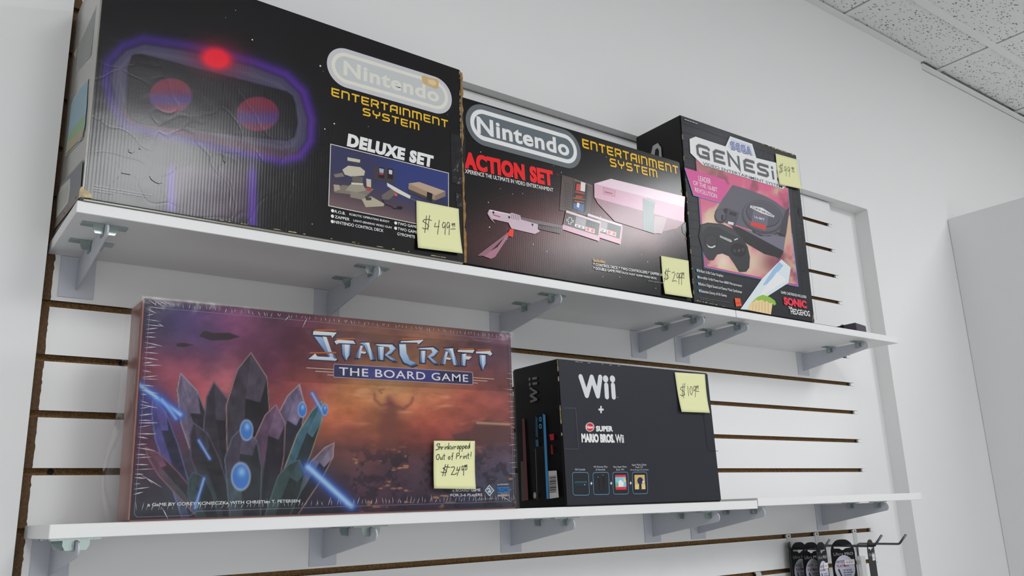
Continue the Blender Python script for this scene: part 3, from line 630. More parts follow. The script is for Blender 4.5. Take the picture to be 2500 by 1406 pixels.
po = lambda c, *p: fa.poly(Z(*p), c); pink, pk2 = (222, 178, 196), (198, 148, 168)
ctl = []
def pad(dx, dy, full=True):
    t = lambda *p: [(x + dx, y + dy) for x, y in p]
    r = [po((218, 196, 204), *t((1098, 366), (1425, 475), (1410, 662), (1060, 548))), po((206, 160, 176), *t((1062, 505), (1415, 610), (1410, 662), (1060, 548))), po((205, 150, 168), *t((1425, 475), (1432, 500), (1412, 662), (1405, 640)))]
    r += [po((62, 66, 66), *t((1095, 388), (1418, 492), (1402, 610), (1072, 505))), po((150, 146, 150), *t((1192, 424), (1288, 455), (1278, 545), (1180, 515))), po((216, 206, 210), *t((1180, 495), (1270, 522), (1268, 548), (1177, 520))), po((30, 32, 34), *t((1195, 508), (1212, 513), (1211, 524), (1194, 519))), po((30, 32, 34), *t((1232, 520), (1250, 525), (1249, 536), (1231, 531)))]
    if full: r += [po((210, 205, 208), *t((1120, 430), (1150, 438), (1148, 458), (1168, 465), (1165, 485), (1145, 480), (1142, 505), (1115, 497), (1117, 474), (1098, 467), (1100, 447), (1119, 452))), po((26, 28, 30), *t((1124, 437), (1144, 442), (1142, 463), (1162, 469), (1160, 478), (1139, 473), (1137, 498), (1120, 492), (1122, 468), (1103, 462), (1105, 453), (1123, 458)))]
    for bx, by in ((1302, 548), (1347, 562)): r += [po((222, 200, 202), *t((bx - 22, by - 26), (bx + 22, by - 14), (bx + 20, by + 26), (bx - 24, by + 14))), po((226, 84, 84), *[(x + dx, y + dy) for x, y in arc(bx, by, 16, 17, 0, 360, 14)[:-1]])]
    return r
fa.part('product_picture', [
    po((84, 70, 68), (1060, 28), (1175, 62), (1352, 128), (1325, 425), (1200, 395), (1035, 365)), po((108, 92, 88), (1172, 66), (1352, 128), (1348, 140), (1170, 80)), po((66, 54, 54), (1165, 72), (1180, 76), (1160, 370), (1148, 366)), po((22, 20, 22), (1188, 92), (1304, 122), (1286, 388), (1155, 348)),
    po((214, 206, 204), (1240, 92), (1284, 106), (1278, 190), (1236, 180)), po((190, 60, 56), (1200, 110), (1238, 120), (1234, 180), (1192, 175)), po((178, 58, 50), (1186, 182), (1275, 200), (1273, 212), (1185, 196)), po((170, 40, 36), (1190, 222), (1258, 232), (1256, 250), (1190, 245)), po((176, 130, 50), (1170, 244), (1280, 262), (1280, 266), (1170, 250)), po((186, 76, 40), (1178, 272), (1268, 286), (1268, 294), (1178, 282)), po((70, 96, 150), (1172, 296), (1270, 312), (1262, 382), (1165, 345)), po((214, 220, 226), (1205, 290), (1228, 300), (1220, 345), (1200, 330)),
    *[po((70, 58, 58), (1080, 100 + 24 * k), (1150, 120 + 24 * k), (1149, 126 + 24 * k), (1079, 106 + 24 * k)) for k in range(11)],
    po((150, 114, 124), (1372, 246), (2222, 478), (2150, 540), (1940, 590), (1720, 520), (1560, 470), (1400, 300)), po((226, 196, 208), (1365, 112), (1525, 66), (2232, 236), (2226, 336), (1960, 266)), po((206, 160, 180), (1365, 112), (1960, 266), (2226, 336), (2222, 480), (1940, 402), (1368, 245)), po((170, 124, 138), (1450, 145), (1568, 175), (1565, 240), (1450, 212)), po((200, 148, 164), (1455, 150), (1562, 178), (1560, 234), (1455, 208)), po((150, 60, 82), (1465, 185), (1540, 203), (1540, 213), (1465, 196)), po((176, 150, 158), (1940, 420), (2060, 440), (2010, 590), (1930, 580)),
    po((126, 142, 142), (1828, 252), (1948, 282), (1934, 375), (1936, 585), (1832, 556)), po((150, 162, 162), (1828, 252), (1895, 255), (1948, 282), (1935, 300)),
    # light gun
    po((196, 174, 186), (362, 362), (560, 400), (580, 390), (660, 415), (668, 455), (830, 495), (828, 545), (850, 565), (800, 592), (575, 540), (548, 485), (420, 455), (395, 450), (350, 400)), po((172, 148, 164), (395, 450), (420, 492), (380, 455), (350, 405), (345, 385)), po((222, 206, 214), (372, 360), (555, 400), (550, 408), (368, 372)), *[po((150, 126, 140), (578 + 17 * k, 396 + 4 * k), (586 + 17 * k, 398 + 4 * k), (580 + 17 * k, 448 + 4 * k), (572 + 17 * k, 446 + 4 * k)) for k in range(5)],
    po((110, 96, 100), (665, 432), (1060, 512), (1062, 540), (830, 500), (668, 455)), po((74, 62, 66), (830, 505), (1062, 542), (1075, 575), (1040, 590), (835, 545)), *[fa.disc(*Z(p)[0], 0.0022, (24, 22, 24), n=10) for p in ((404, 388), (554, 433), (776, 505))], po((176, 60, 76), (400, 405), (470, 425), (468, 434), (398, 412)),
    po((162, 112, 130), (545, 575), (545, 620), (420, 810), (380, 830), (300, 800), (440, 720)), po((140, 100, 112), (545, 575), (545, 590), (330, 800), (250, 800)), po((236, 56, 40), (560, 545), (598, 548), (590, 622), (525, 605), (540, 590))] + pad(205, 30, False) + pad(0, 0))
L = [fa.text('Includes:', Z((1357, 856))[0], Z((1470, 872))[0], Z((1357, 828))[0], (236, 170, 40), 0.016), fa.text('* CONTROL DECK * TWO CONTROLLERS * ZAPPER LIGHT GUN', Z((1357, 893))[0], Z((2120, 1010))[0], Z((1357, 868))[0], (226, 226, 226), 0.016), fa.text('* DOUBLE GAME PAK!', Z((1357, 930))[0], Z((1622, 968))[0], Z((1357, 905))[0], (226, 226, 226), 0.016), fa.text('DUCK HUNT /SUPER MARIO BROS.', Z((1628, 970))[0], Z((1960, 1026))[0], Z((1628, 952))[0], (222, 222, 222), 0.014), fa.text('(other games sold separately)', Z((1878, 1044))[0], Z((2110, 1078))[0], Z((1878, 1030))[0], (150, 150, 150))]
fa.part('bullet_list', L)
mb = MB(); q = [atY(*p, YA - 0.0007) for p in Z((2205, 520), (2222, 488), (2242, 478), (2248, 560), (2240, 606), (2212, 575))]; mb.prism([tuple(p) for p in q], (0, 0.0006, 0), 0, alb((7, 7, 8))); mb.build('grip_hole', PM['action'], action, oga)
scuffs(action, oga, YA, [(1.098, 0.2), (1.0985, 0.34)], 8, MAT['card'], 31, 0.0016)
# ---------------------------------------------------------------- 3. tall box
Cg = [(1.1035, fz), (1.5095, fz), (1.522, 0.4965), (1.1160, 0.4945)]
genesis, ogg = carton('console_box', 'tall black console box with magenta picture and angular silver logo on the upper shelf', YG, 0.134, Cg, PM['genesis'], (32, 34, 38), (22, 21, 21))
fg = Face('Y', YG, genesis, ogg, PM['genesis']); z7 = Zm(1540, 260, 0.2); z8 = Zm(1640, 500, 0.2561)
def paint_gen(u, v):
    A = np.tile(np.array([[36, 38, 43.]]), (len(u), 1)); A = mixc(A, (82, 84, 88), 0.5 * gauss(u, v, 1760, 340, 120, 40, 17)); A = mixc(A, (30, 31, 35), 0.6 * smooth(v, 600, 760))
    return A * (0.86 + 0.28 * vnoise(u, v, 60, 5))[:, None]
fg.painting('backdrop', [(1.1055, fz + 0.003), (1.5075, fz + 0.003), (1.5195, 0.494), (1.1180, 0.492)], 120, 120, paint_gen)
GL = []
for k in range(1, 22):
    x = 1.107 + k * 0.0195
    GL.append(([np.array(p) for p in ((x - 0.0003, 0.09), (x + 0.0003, 0.09), (x + 0.0111, 0.485), (x + 0.0105, 0.485))], [(0, 1, 2, 3)], alb((56, 58, 62))))
for k in range(1, 21):
    z = 0.085 + k * 0.0195; xo = (z - 0.081) * 0.03
    GL.append(([np.array(p) for p in ((1.107 + xo, z - 0.0003), (1.508 + xo, z - 0.0003), (1.508 + xo, z + 0.0003), (1.107 + xo, z + 0.0003))], [(0, 1, 2, 3)], alb((56, 58, 62))))
fg.part('grid_lines', GL)
FR = [(1699, 388), (1923, 458), (1928, 520), (1933, 570), (1948, 698), (1860, 680), (1720, 652), (1706, 480)]
def paint_mag(u, v):
    A = np.tile(np.array([[206, 96, 132.]]), (len(u), 1)); n = vnoise(u, v, 55, 8)
    A = mixc(A, (198, 168, 142), smooth(n, 0.42, 0.62) * 0.95); A = mixc(A, (150, 78, 96), smooth(vnoise(u, v, 40, 9), 0.58, 0.75)); A = mixc(A, (226, 206, 178), 0.9 * gauss(u, v, 1730, 560, 30, 40)); A = mixc(A, (222, 206, 182), 0.9 * gauss(u, v, 1765, 635, 26, 30)); A = mixc(A, (214, 196, 172), 0.8 * gauss(u, v, 1840, 640, 26, 34)); A = mixc(A, (110, 40, 64), 0.7 * gauss(u, v, 1890, 640, 30, 30)); A = mixc(A, (150, 112, 100), 0.8 * gauss(u, v, 1735, 410, 40, 18, 15))
    ins = inside(u, v, FR); dk_ = np.array([[42, 44, 49.]]); A[~ins] = dk_
    return A
q = [fg.px(*p) for p in ((1716, 658), (1952, 702), (1932, 456), (1696, 384))]
fg.painting('magenta_picture', q, 170, 190, paint_mag)
fg.part('picture_frame', [fg.line([(1706, 480), (1720, 652), (1860, 681), (1948, 699), (1933, 570)], 0.0022, (96, 130, 196)), fg.line([(1923, 458), (1928, 520)], 0.0016, (120, 150, 180)), fg.line([(1707.5, 482), (1721.5, 650), (1860, 679), (1946, 696)], 0.0024, (206, 52, 110))])
po = lambda c, *p: fg.poly(z8(*p), c); pg = lambda c, *p: fg.poly(z7(*p), c)
ell = lambda cx, cy, rx, ry, a=0, n=26: [(cx + rx * math.cos(t) * math.cos(a) - ry * math.sin(t) * math.sin(a), cy + rx * math.cos(t) * math.sin(a) + ry * math.sin(t) * math.cos(a)) for t in [2 * math.pi * i / n for i in range(n)]]
fg.part('product_picture', [
    pg((94, 92, 104), (1238, 958), (1420, 1010), (1640, 1095), (1760, 1160), (1930, 1290), (1895, 1560), (1870, 1640), (1640, 1560), (1130, 1400), (1020, 1290), (1090, 1170)),
    po((64, 62, 70), (1080, 60), (1120, 20), (1060, 460), (1020, 520), (960, 480)), po((112, 108, 124), (640, 215), (760, 250), (1078, 310), (1062, 452), (820, 360)), po((40, 38, 44), (560, 190), (640, 215), (1062, 440), (1035, 510), (880, 470), (640, 330)), po((74, 72, 82), (520, 30), (640, 75), (600, 215), (500, 170)),
    po((70, 68, 76), *ell(860, 120, 202, 158, 0.35)), po((92, 90, 102), *ell(862, 108, 190, 140, 0.35)), po((60, 58, 66), *ell(866, 95, 168, 112, 0.35)), po((84, 82, 94), *ell(868, 90, 160, 104, 0.35)),
    po((30, 29, 33), (760, 235), (800, 270), (880, 295), (960, 290), (1000, 262), (1076, 292), (1076, 300), (1000, 275), (930, 300), (840, 298), (770, 262)),
    po((104, 102, 116), (775, 45), (922, 92), (905, 205), (755, 160)), po((206, 58, 54), (755, 160), (898, 200), (888, 242), (745, 194)), po((214, 212, 214), (748, 5), (860, 30), (975, 105), (970, 122), (850, 80), (742, 25)), fg.text('GENESIS', z8((757, 25))[0], z8((965, 115))[0], z8((757, 8))[0], (70, 68, 74), 0.02), fg.text('16-BIT', z8((787, 125))[0], z8((884, 152))[0], z8((787, 106))[0], (214, 212, 218), 0.012),
    po((58, 56, 63), *ell(462, 110, 60, 70)), po((90, 88, 98), *ell(460, 100, 46, 56)), po((34, 33, 37), (470, 95), (490, 100), (486, 150), (466, 145)), po((40, 39, 44), (495, 32), (530, 42), (520, 85), (490, 72)), po((42, 40, 46), (550, 62), (618, 82), (605, 112), (545, 92)), po((214, 212, 212), (535, 158), (588, 172), (582, 196), (530, 182)),
    po((50, 50, 54), (270, 190), (340, 170), (480, 185), (600, 240), (670, 320), (720, 400), (742, 500), (735, 600), (705, 640), (640, 642), (590, 560), (540, 490), (480, 465), (430, 475), (395, 530), (350, 530), (310, 480), (275, 380), (255, 300)), po((66, 66, 71), (280, 200), (345, 182), (480, 197), (590, 250), (655, 322), (560, 280), (440, 215), (340, 205), (285, 260)),
    po((38, 38, 42), *ell(372, 352, 66, 72)), po((52, 52, 56), *ell(372, 345, 54, 58)), po((206, 206, 208), (325, 372), (345, 392), (375, 402), (412, 385), (412, 400), (380, 415), (345, 406)), po((32, 32, 35), *ell(632, 432, 78, 64, 0.3)), po((60, 60, 64), *ell(596, 440, 15, 18)), po((60, 60, 64), *ell(636, 436, 15, 18)), po((60, 60, 64), *ell(676, 430, 15, 18)), po((176, 60, 60), *ell(636, 436, 6, 7)), po((196, 196, 198), (590, 330), (624, 318), (628, 328), (592, 342)), po((196, 196, 198), (455, 293), (560, 335), (570, 350), (560, 358), (455, 310)), fg.text('GENESIS', z8((462, 309))[0], z8((560, 350))[0], z8((462, 299))[0], (56, 56, 60), 0.02)])
fg.part('motion_streak', [po((206, 216, 226), (1040, 520), (1000, 560), (860, 700), (650, 996), (722, 1002), (925, 862), (1108, 745), (1130, 600)), po((150, 182, 214), (1020, 545), (960, 620), (860, 770), (900, 760), (1010, 640), (1060, 580)), po((232, 234, 236), (1000, 640), (760, 960), (790, 930), (960, 800), (1090, 720))])
fg.part('grassy_mound', [po((226, 196, 150), (715, 1002), (735, 950), (790, 895), (850, 872), (930, 890), (958, 930), (940, 1046)), *[po((202, 168, 122), (770 + 28 * k, 940 - 6 * k), (776 + 28 * k, 940 - 6 * k), (768 + 30 * k, 1005 + 6 * k), (762 + 30 * k, 1003 + 6 * k)) for k in range(6)], po((138, 178, 66), (752, 938), (810, 880), (862, 858), (930, 880), (978, 915), (990, 948), (968, 962), (950, 935), (930, 940), (905, 918), (880, 925), (855, 905), (825, 915), (800, 905), (775, 925))])
LP = [(785, 370), (1150, 490), (1205, 365), (1475, 460), (1525, 630), (1770, 690), (1905, 730), (1905, 965), (1850, 1010), (870, 715), (790, 640), (720, 570), (710, 400)]
fg.part('angular_logo', [fg.poly(z7(*LP), (222, 226, 228)), pg((196, 204, 216), (1222, 395), (1460, 478), (1495, 612), (1175, 500)), fg.strokes(wr(SEG, 'SEGA'), z7((1215, 530))[0], z7((1470, 606))[0], z7((1210, 425))[0], 0.28, (78, 84, 146), 0.12), fg.strokes(wr(SEG, 'SEGA'), z7((1215, 530))[0], z7((1470, 606))[0], z7((1210, 425))[0], 0.07, (206, 210, 226), 0.12),
    fg.strokes(wr(GEN, 'GENESiS'), z7((795, 617))[0], z7((1925, 950))[0], z7((790, 448))[0], 0.25, (110, 112, 114), 0.17), fg.strokes(wr(GEN, 'GENESiS'), z7((795, 617))[0], z7((1925, 950))[0], z7((790, 448))[0], 0.12, (84, 86, 90), 0.17), fg.text('VIDEO ENTERTAINMENT SYSTEM', z7((872, 712))[0], z7((1845, 1002))[0], z7((866, 675))[0], (62, 68, 92), 0.012)])
fg.part('magenta_banner', [pg((206, 84, 146), (650, 750), (1140, 895), (1195, 1000), (1085, 1178), (757, 1086)), fg.line(z7((650, 750), (757, 1086), (1085, 1178)), 0.0018, (110, 140, 196)), *[fg.text(t, z7(a)[0], z7(b)[0], z7(c)[0], (240, 234, 238), 0.0, 0.95) for t, a, b, c in (('LEADER', (822, 908), (972, 950), (820, 846)), ('OF THE 16-BIT', (757, 957), (1052, 1048), (756, 905)), ('REVOLUTION', (778, 1042), (1046, 1124), (776, 990)))]])
L = []
for t, a, b, c in (('Brilliant 16-Bit Color Graphics', (252, 642), (485, 692), (250, 615)), ('Incredible 16-Bit Power from 68000 Microprocessor', (257, 702), (666, 785), (256, 678)), ('Built-in Digital Sound and Stereo Music Synthesizer', (265, 768), (666, 846), (264, 742)), ('Extensive Library of Hit Games', (272, 835), (518, 880), (271, 808))): L.append(fg.text(t, z8(a)[0], z8(b)[0], z8(c)[0], (216, 216, 216), 0.006))
for x, y in ((230, 612), (237, 676), (244, 740), (250, 806)): L.append(po((124, 186, 206), (x, y), (x + 15, y + 3), (x + 17, y + 28), (x + 2, y + 25)))
for k in range(2): L.append(fg.micro(z8((262 + 4 * k, 888 + 14 * k))[0], z8((552 - 160 * k, 936 - 12 * k))[0], 0.0009, (104, 104, 104), k))
fg.part('bullet_list', L)
fg.part('top_line', [fg.micro(z7((650, 165))[0], z7((812, 220))[0], 0.0018, (190, 190, 190), 5)])
fg.part('game_title', [fg.text('GAME CARTRIDGE INCLUDED', z8((1035, 846))[0], z8((1278, 893))[0], z8((1034, 822))[0], (222, 222, 222), 0.014), fg.text('SONIC', z8((1066, 948))[0], z8((1282, 986))[0], z8((1060, 880))[0], (218, 52, 74), 0.04, 1.04, 0, 0.04), fg.text('THE', z8((1106, 990))[0], z8((1144, 998))[0], z8((1105, 968))[0], (228, 228, 226), 0.02), fg.text('HEDGEHOG', z8((1130, 1040))[0], z8((1313, 1066))[0], z8((1128, 988))[0], (232, 230, 222), 0.02)])
mb = MB(); q = [atY(*p, YG - 0.0085) for p in z8((592, 890), (645, 893), (660, 965), (605, 970))]; q = [atY(*p, YG - 0.004) for p in z8((592, 890), (645, 893), (660, 965), (605, 970))]
fg.layer += 5
fg.part('price_sticker', [po((238, 84, 46), (592, 890), (645, 894), (660, 965), (606, 972)), po((206, 52, 36), (604, 930), (648, 934), (652, 946), (606, 944))], label='small orange price sticker')
fgx = Face('X', 1.1028, genesis, ogg, PM['genesis'])
fgx.c = 1.1120
fgx.part('side_print', [fgx.poly(z7((330, 445), (270, 480), (235, 620), (380, 640), (370, 500)), (176, 178, 180)), fgx.poly(z7((328, 505), (300, 525), (285, 640), (345, 645), (345, 540)), (24, 23, 24))])
scuffs(genesis, ogg, YG, [(1.39, 0.492), (1.505, 0.492)], 26, MAT['card'], 41, 0.004)
scuffs(genesis, ogg, YG, [(1.50, fz + 0.003), (1.507, fz + 0.02)], 6, MAT['card'], 42, 0.003)
scuffs(genesis, ogg, YG, [(1.106, fz + 0.004), (1.117, 0.45)], 14, MAT['card'], 43, 0.0012)
scuffs(genesis, ogg, YG, [(1.105, fz + 0.006), (1.2, fz + 0.003)], 8, MAT['card'], 44, 0.0022)
mb = MB(); q = [atY(*p, YG - 0.0006) for p in z7((2055, 1230), (2075, 1240), (2062, 1290), (2078, 1330), (2058, 1345), (2040, 1290), (2038, 1260))]; mb.prism([tuple(p) for p in q], (0, 0.0006, 0), 0, alb((12, 12, 13))); mb.build('puncture', PM['genesis'], genesis, ogg)
# ---------------------------------------------------------------- 4. shrink-wrapped board game
gz = LS1 + 0.0002
Cs = [(0.0825, gz), (0.6588, gz), (0.6592, -0.0192), (0.0803, -0.0282)]
game, ogs = carton('board_game_box', 'shrink-wrapped purple and orange board game box at the left of the lower shelf', YS, 0.062, Cs, PM['game'], (52, 40, 58), (150, 104, 96), (92, 58, 70), bevel=0.002)
fs = Face('Y', YS, game, ogs, PM['game'])
SMP = [(345, 745, 58, 52, 78), (480, 790, 76, 58, 112), (420, 840, 56, 50, 92), (545, 785, 128, 70, 112), (590, 800, 150, 84, 116), (650, 790, 92, 52, 86), (520, 850, 84, 62, 114), (600, 865, 108, 56, 88), (650, 850, 92, 48, 76), (375, 890, 150, 76, 92), (450, 900, 182, 88, 96), (560, 905, 192, 110, 112), (680, 870, 112, 54, 74), (725, 800, 104, 44, 68), (700, 760, 96, 64, 78), (740, 930, 178, 92, 86), (800, 850, 112, 64, 68), (950, 830, 134, 88, 72), (1060, 795, 168, 116, 92), (1150, 830, 116, 76, 82), (1235, 830, 128, 90, 110), (1230, 920, 126, 86, 96), (830, 790, 140, 96, 90), (850, 962, 206, 144, 94), (950, 955, 222, 172, 118), (1050, 960, 208, 144, 104), (1150, 990, 190, 104, 86), (1235, 985, 186, 98, 86), (850, 1015, 196, 106, 76), (950, 1025, 166, 98, 72), (1050, 1035, 180, 86, 72), (1130, 1050, 150, 82, 76), (1210, 1060, 112, 72, 76), (900, 1080, 130, 76, 70), (1000, 1085, 118, 66, 62), (850, 1130, 94, 68, 72), (950, 1150, 82, 64, 74), (1050, 1150, 88, 68, 78), (1200, 1130, 92, 84, 104), (1220, 1180, 80, 78, 98), (900, 1210, 96, 62, 78), (1000, 1220, 66, 52, 72), (1150, 1220, 62, 60, 82), (1245, 1225, 74, 78, 88), (800, 1235, 46, 42, 62), (380, 1150, 62, 46, 66), (330, 1240, 46, 46, 58), (340, 1000, 62, 64, 124), (350, 1080, 104, 52, 76), (690, 1000, 150, 78, 84), (620, 1230, 58, 72, 80), (480, 1230, 50, 58, 70)]
SHARDS = [(470, 1280, 372, 968, 26, (70, 64, 120), (30, 30, 58), (120, 130, 180)), (520, 1280, 352, 1090, 22, (92, 52, 72), (40, 26, 40), (170, 110, 120)), (560, 1290, 438, 908, 36, (96, 86, 108), (34, 30, 42), (180, 168, 170)), (640, 1290, 730, 935, 38, (98, 88, 112), (36, 32, 46), (206, 170, 160)), (660, 1290, 786, 975, 26, (60, 96, 110), (34, 44, 48), (190, 170, 120)), (690, 1280, 816, 1078, 24, (104, 94, 112), (30, 26, 34), (210, 160, 140)), (570, 1290, 520, 930, 40, (44, 38, 50), (24, 21, 29), (120, 110, 130)), (600, 1300, 610, 858, 56, (58, 50, 62), (22, 20, 27), (196, 150, 140)), (630, 1290, 672, 985, 40, (84, 62, 84), (30, 25, 36), (190, 140, 140)), (560, 1290, 470, 1030, 34, (40, 34, 46), (24, 20, 28), (110, 96, 130)), (600, 1300, 590, 1040, 46, (62, 54, 72), (28, 30, 36), (110, 124, 140)), (660, 1300, 730, 1120, 34, (46, 62, 62), (28, 34, 36), (90, 120, 120)), (520, 1300, 470, 1150, 30, (36, 44, 50), (22, 26, 32), (70, 96, 110))]
def paint_game(u, v):
    du, dv = 40 * (vnoise(u, v, 70, 21) - 0.5), 40 * (vnoise(u, v, 70, 22) - 0.5); uu, v2 = u + du, v + dv
    Wt = np.zeros(len(u)); A = np.zeros((len(u), 3))
    for x, y, r, g, b in SMP:
        w = np.exp(-((uu - x) ** 2 + (v2 - y) ** 2) / (2 * 42 ** 2)) + 1e-7; Wt += w; A += w[:, None] * np.array([[r, g, b]])
    A /= Wt[:, None]; gm = A.mean(1, keepdims=True); A = np.clip(gm + (A - gm) * 1.06, 0, 255) * 0.9; A *= (0.78 + 0.44 * vnoise(u, v * 1.6, 46, 23, 4))[:, None]
    A = mixc(A, (236, 190, 140), 0.35 * smooth(vnoise(u * 0.5, v * 2.4, 34, 24), 0.6, 0.85) * smooth(u, 780, 860) * smooth(v, 930, 950) * (1 - smooth(v, 1010, 1060)))
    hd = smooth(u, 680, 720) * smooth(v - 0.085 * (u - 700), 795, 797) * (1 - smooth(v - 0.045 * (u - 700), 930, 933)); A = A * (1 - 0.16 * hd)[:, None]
    # rubble and embers on the plain
    low = smooth(v, 1070, 1130) * smooth(u, 820, 870); n = vnoise(u, v, 26, 25, 4)
    A = mixc(A, (44, 36, 48), 0.65 * low * smooth(n, 0.5, 0.62)); A = mixc(A, (196, 140, 96), 0.7 * low * smooth(vnoise(u * 0.6, v * 1.6, 18, 26), 0.72, 0.8))
    # cluster of dark crystal shards, violet-grey above and teal towards the foot
    for (bx, by, tx, ty, w, lt, dk_, rim) in SHARDS:
        dx, dy = tx - bx, ty - by; Ln = math.hypot(dx, dy); nx_, ny_ = -dy / Ln, dx / Ln
        p = lambda t, o: (bx + dx * t + nx_ * o, by + dy * t + ny_ * o)
        whole = [p(0, -w * 0.8), p(0.7, -w), p(0.9, -w * 0.55), p(1, 0.05 * w), p(0.86, w * 0.8), p(0.6, w), p(0, w * 0.8)]
        left = [p(0, -w * 0.1), p(0.74, -w * 0.15), p(1, 0.05 * w), p(0.9, -w * 0.55), p(0.7, -w), p(0, -w * 0.8)]; tipf = [p(0.74, -w * 0.15), p(1, 0.05 * w), p(0.86, w * 0.8), p(0.72, w * 0.5)]
        sh = smooth(signed(u, v, whole), -1.2, 1.2); tex = (0.7 + 0.6 * vnoise(u + bx, v * 0.6 + tx, 16, 33))[:, None]; foot = smooth(v, 1120, 1200)
        C_ = np.tile(np.array([dk_], float), (len(u), 1)); kl = smooth(signed(u, v, left), -1, 1); C_ = mixc(C_, lt, kl); C_ = mixc(C_, [min(255, q * 1.25 + 12) for q in lt], 0.8 * smooth(signed(u, v, tipf), -1, 1)); C_ = mixc(C_, (58, 82, 84), 0.65 * foot * (0.3 + 0.7 * kl)); C_ = C_ * tex
        C_ = mixc(C_, rim, 0.75 * np.exp(-((signed(u, v, whole) - 1.4) / 1.5) ** 2)); A = A * (1 - sh[:, None]) + C_ * sh[:, None]
    for pa, w, s in (([(338, 938), (440, 1012)], 12, 1), ([(395, 975), (430, 1022)], 8, 0.7), ([(752, 1140), (858, 1236)], 17, 1), ([(485, 1075), (512, 1120)], 6, 0.8), ([(498, 1168), (476, 1240)], 6, 0.8), ([(762, 960), (790, 1010)], 7, 0.8)):
        d = seg_dist(u, v, pa, False); A = mixc(A, (56, 96, 196), 0.95 * s * np.exp(-(d / w) ** 2)); A = mixc(A, (176, 216, 238), 0.85 * s * np.exp(-(d / (w * 0.42)) ** 2))
    for cx, cy, rx, ry in ((602, 1050, 15, 24), (588, 1163, 22, 32), (738, 1000, 10, 18), (793, 1000, 7, 14)):
        q_ = ((u - cx) / rx) ** 2 + ((v - cy) / ry) ** 2; A = mixc(A, (150, 168, 196), 0.9 * (1 - smooth(q_, 1.0, 1.5))); A = mixc(A, (62, 116, 190), 1 - smooth(q_, 0.7, 1.0)); A = mixc(A, (170, 210, 235), 0.7 * gauss(u, v, cx + rx * 0.1, cy - ry * 0.35, rx * 0.4, ry * 0.35))
    # two drifting rocks in the sky and a bare tree far off
    for pl in ([(485, 820), (500, 806), (520, 812), (560, 812), (588, 822), (560, 830), (515, 832)], [(430, 838), (450, 836), (474, 842), (450, 848), (432, 846)]): A = mixc(A, (38, 28, 34), 0.9 * smooth(signed(u, v, pl), -1, 2))
    for pa, w in (([(958, 1010), (955, 985)], 14), ([(955, 1060), (958, 1000)], 18), ([(955, 985), (930, 990), (915, 975), (914, 962)], 4), ([(960, 990), (985, 998), (1003, 985), (1008, 972)], 4), ([(952, 985), (948, 972)], 8), ([(932, 960), (925, 952), (938, 950)], 2), ([(940, 1090), (932, 1040), (940, 1020)], 14)): A = mixc(A, (112, 66, 60), 0.55 * np.exp(-(seg_dist(u, v, pa, False) / w) ** 2))
    A = mixc(A, (92, 62, 62), 0.85 * smooth(signed(u, v, [(1100, 1060), (1150, 1050), (1160, 1030), (1190, 1022), (1245, 1035), (1250, 1080), (1180, 1090), (1110, 1080)]), -3, 6)); A = mixc(A, (214, 176, 130), 0.7 * np.exp(-(seg_dist(u, v, [(1165, 1032), (1245, 1036)], False) / 3) ** 2))
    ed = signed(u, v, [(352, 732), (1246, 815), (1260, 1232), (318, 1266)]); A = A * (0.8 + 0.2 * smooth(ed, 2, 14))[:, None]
    return A
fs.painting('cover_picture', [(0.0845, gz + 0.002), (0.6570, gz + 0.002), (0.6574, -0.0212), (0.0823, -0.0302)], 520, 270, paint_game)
zs = Zm(700, 770, 0.232); po = lambda c, *p: fs.poly(zs(*p), c)
def grad_part(name, polys):
    """letters with a metallic print gradient: white at the top to steel blue at the foot of each piece"""
    mb = MB(); cols = []
    for pts, ctop, cbot in polys:
        fs.layer += 0.5; P2 = [fs.px(*p) for p in zs(*pts)]; ys_ = [p[1] for p in pts]; y0, y1 = min(ys_), max(ys_)
        mb.add([fs.p3(q, fs.layer) for q in P2], [tuple(range(len(P2)))], 0, None)
        for p in pts: t = (p[1] - y0) / (y1 - y0 + 1e-6); cols.append(alb(np.array(ctop) * (1 - t) + np.array(cbot) * t))
    mb.cv = np.array(cols, np.float32); o = mb.build(name, PM['game'], game, ogs)
    for p in o.data.polygons:
        if p.normal.y > 0: p.flip()
    return o
Lt, Md, Dk, Or = (226, 232, 238), (126, 160, 200), (62, 92, 140), (186, 104, 56)
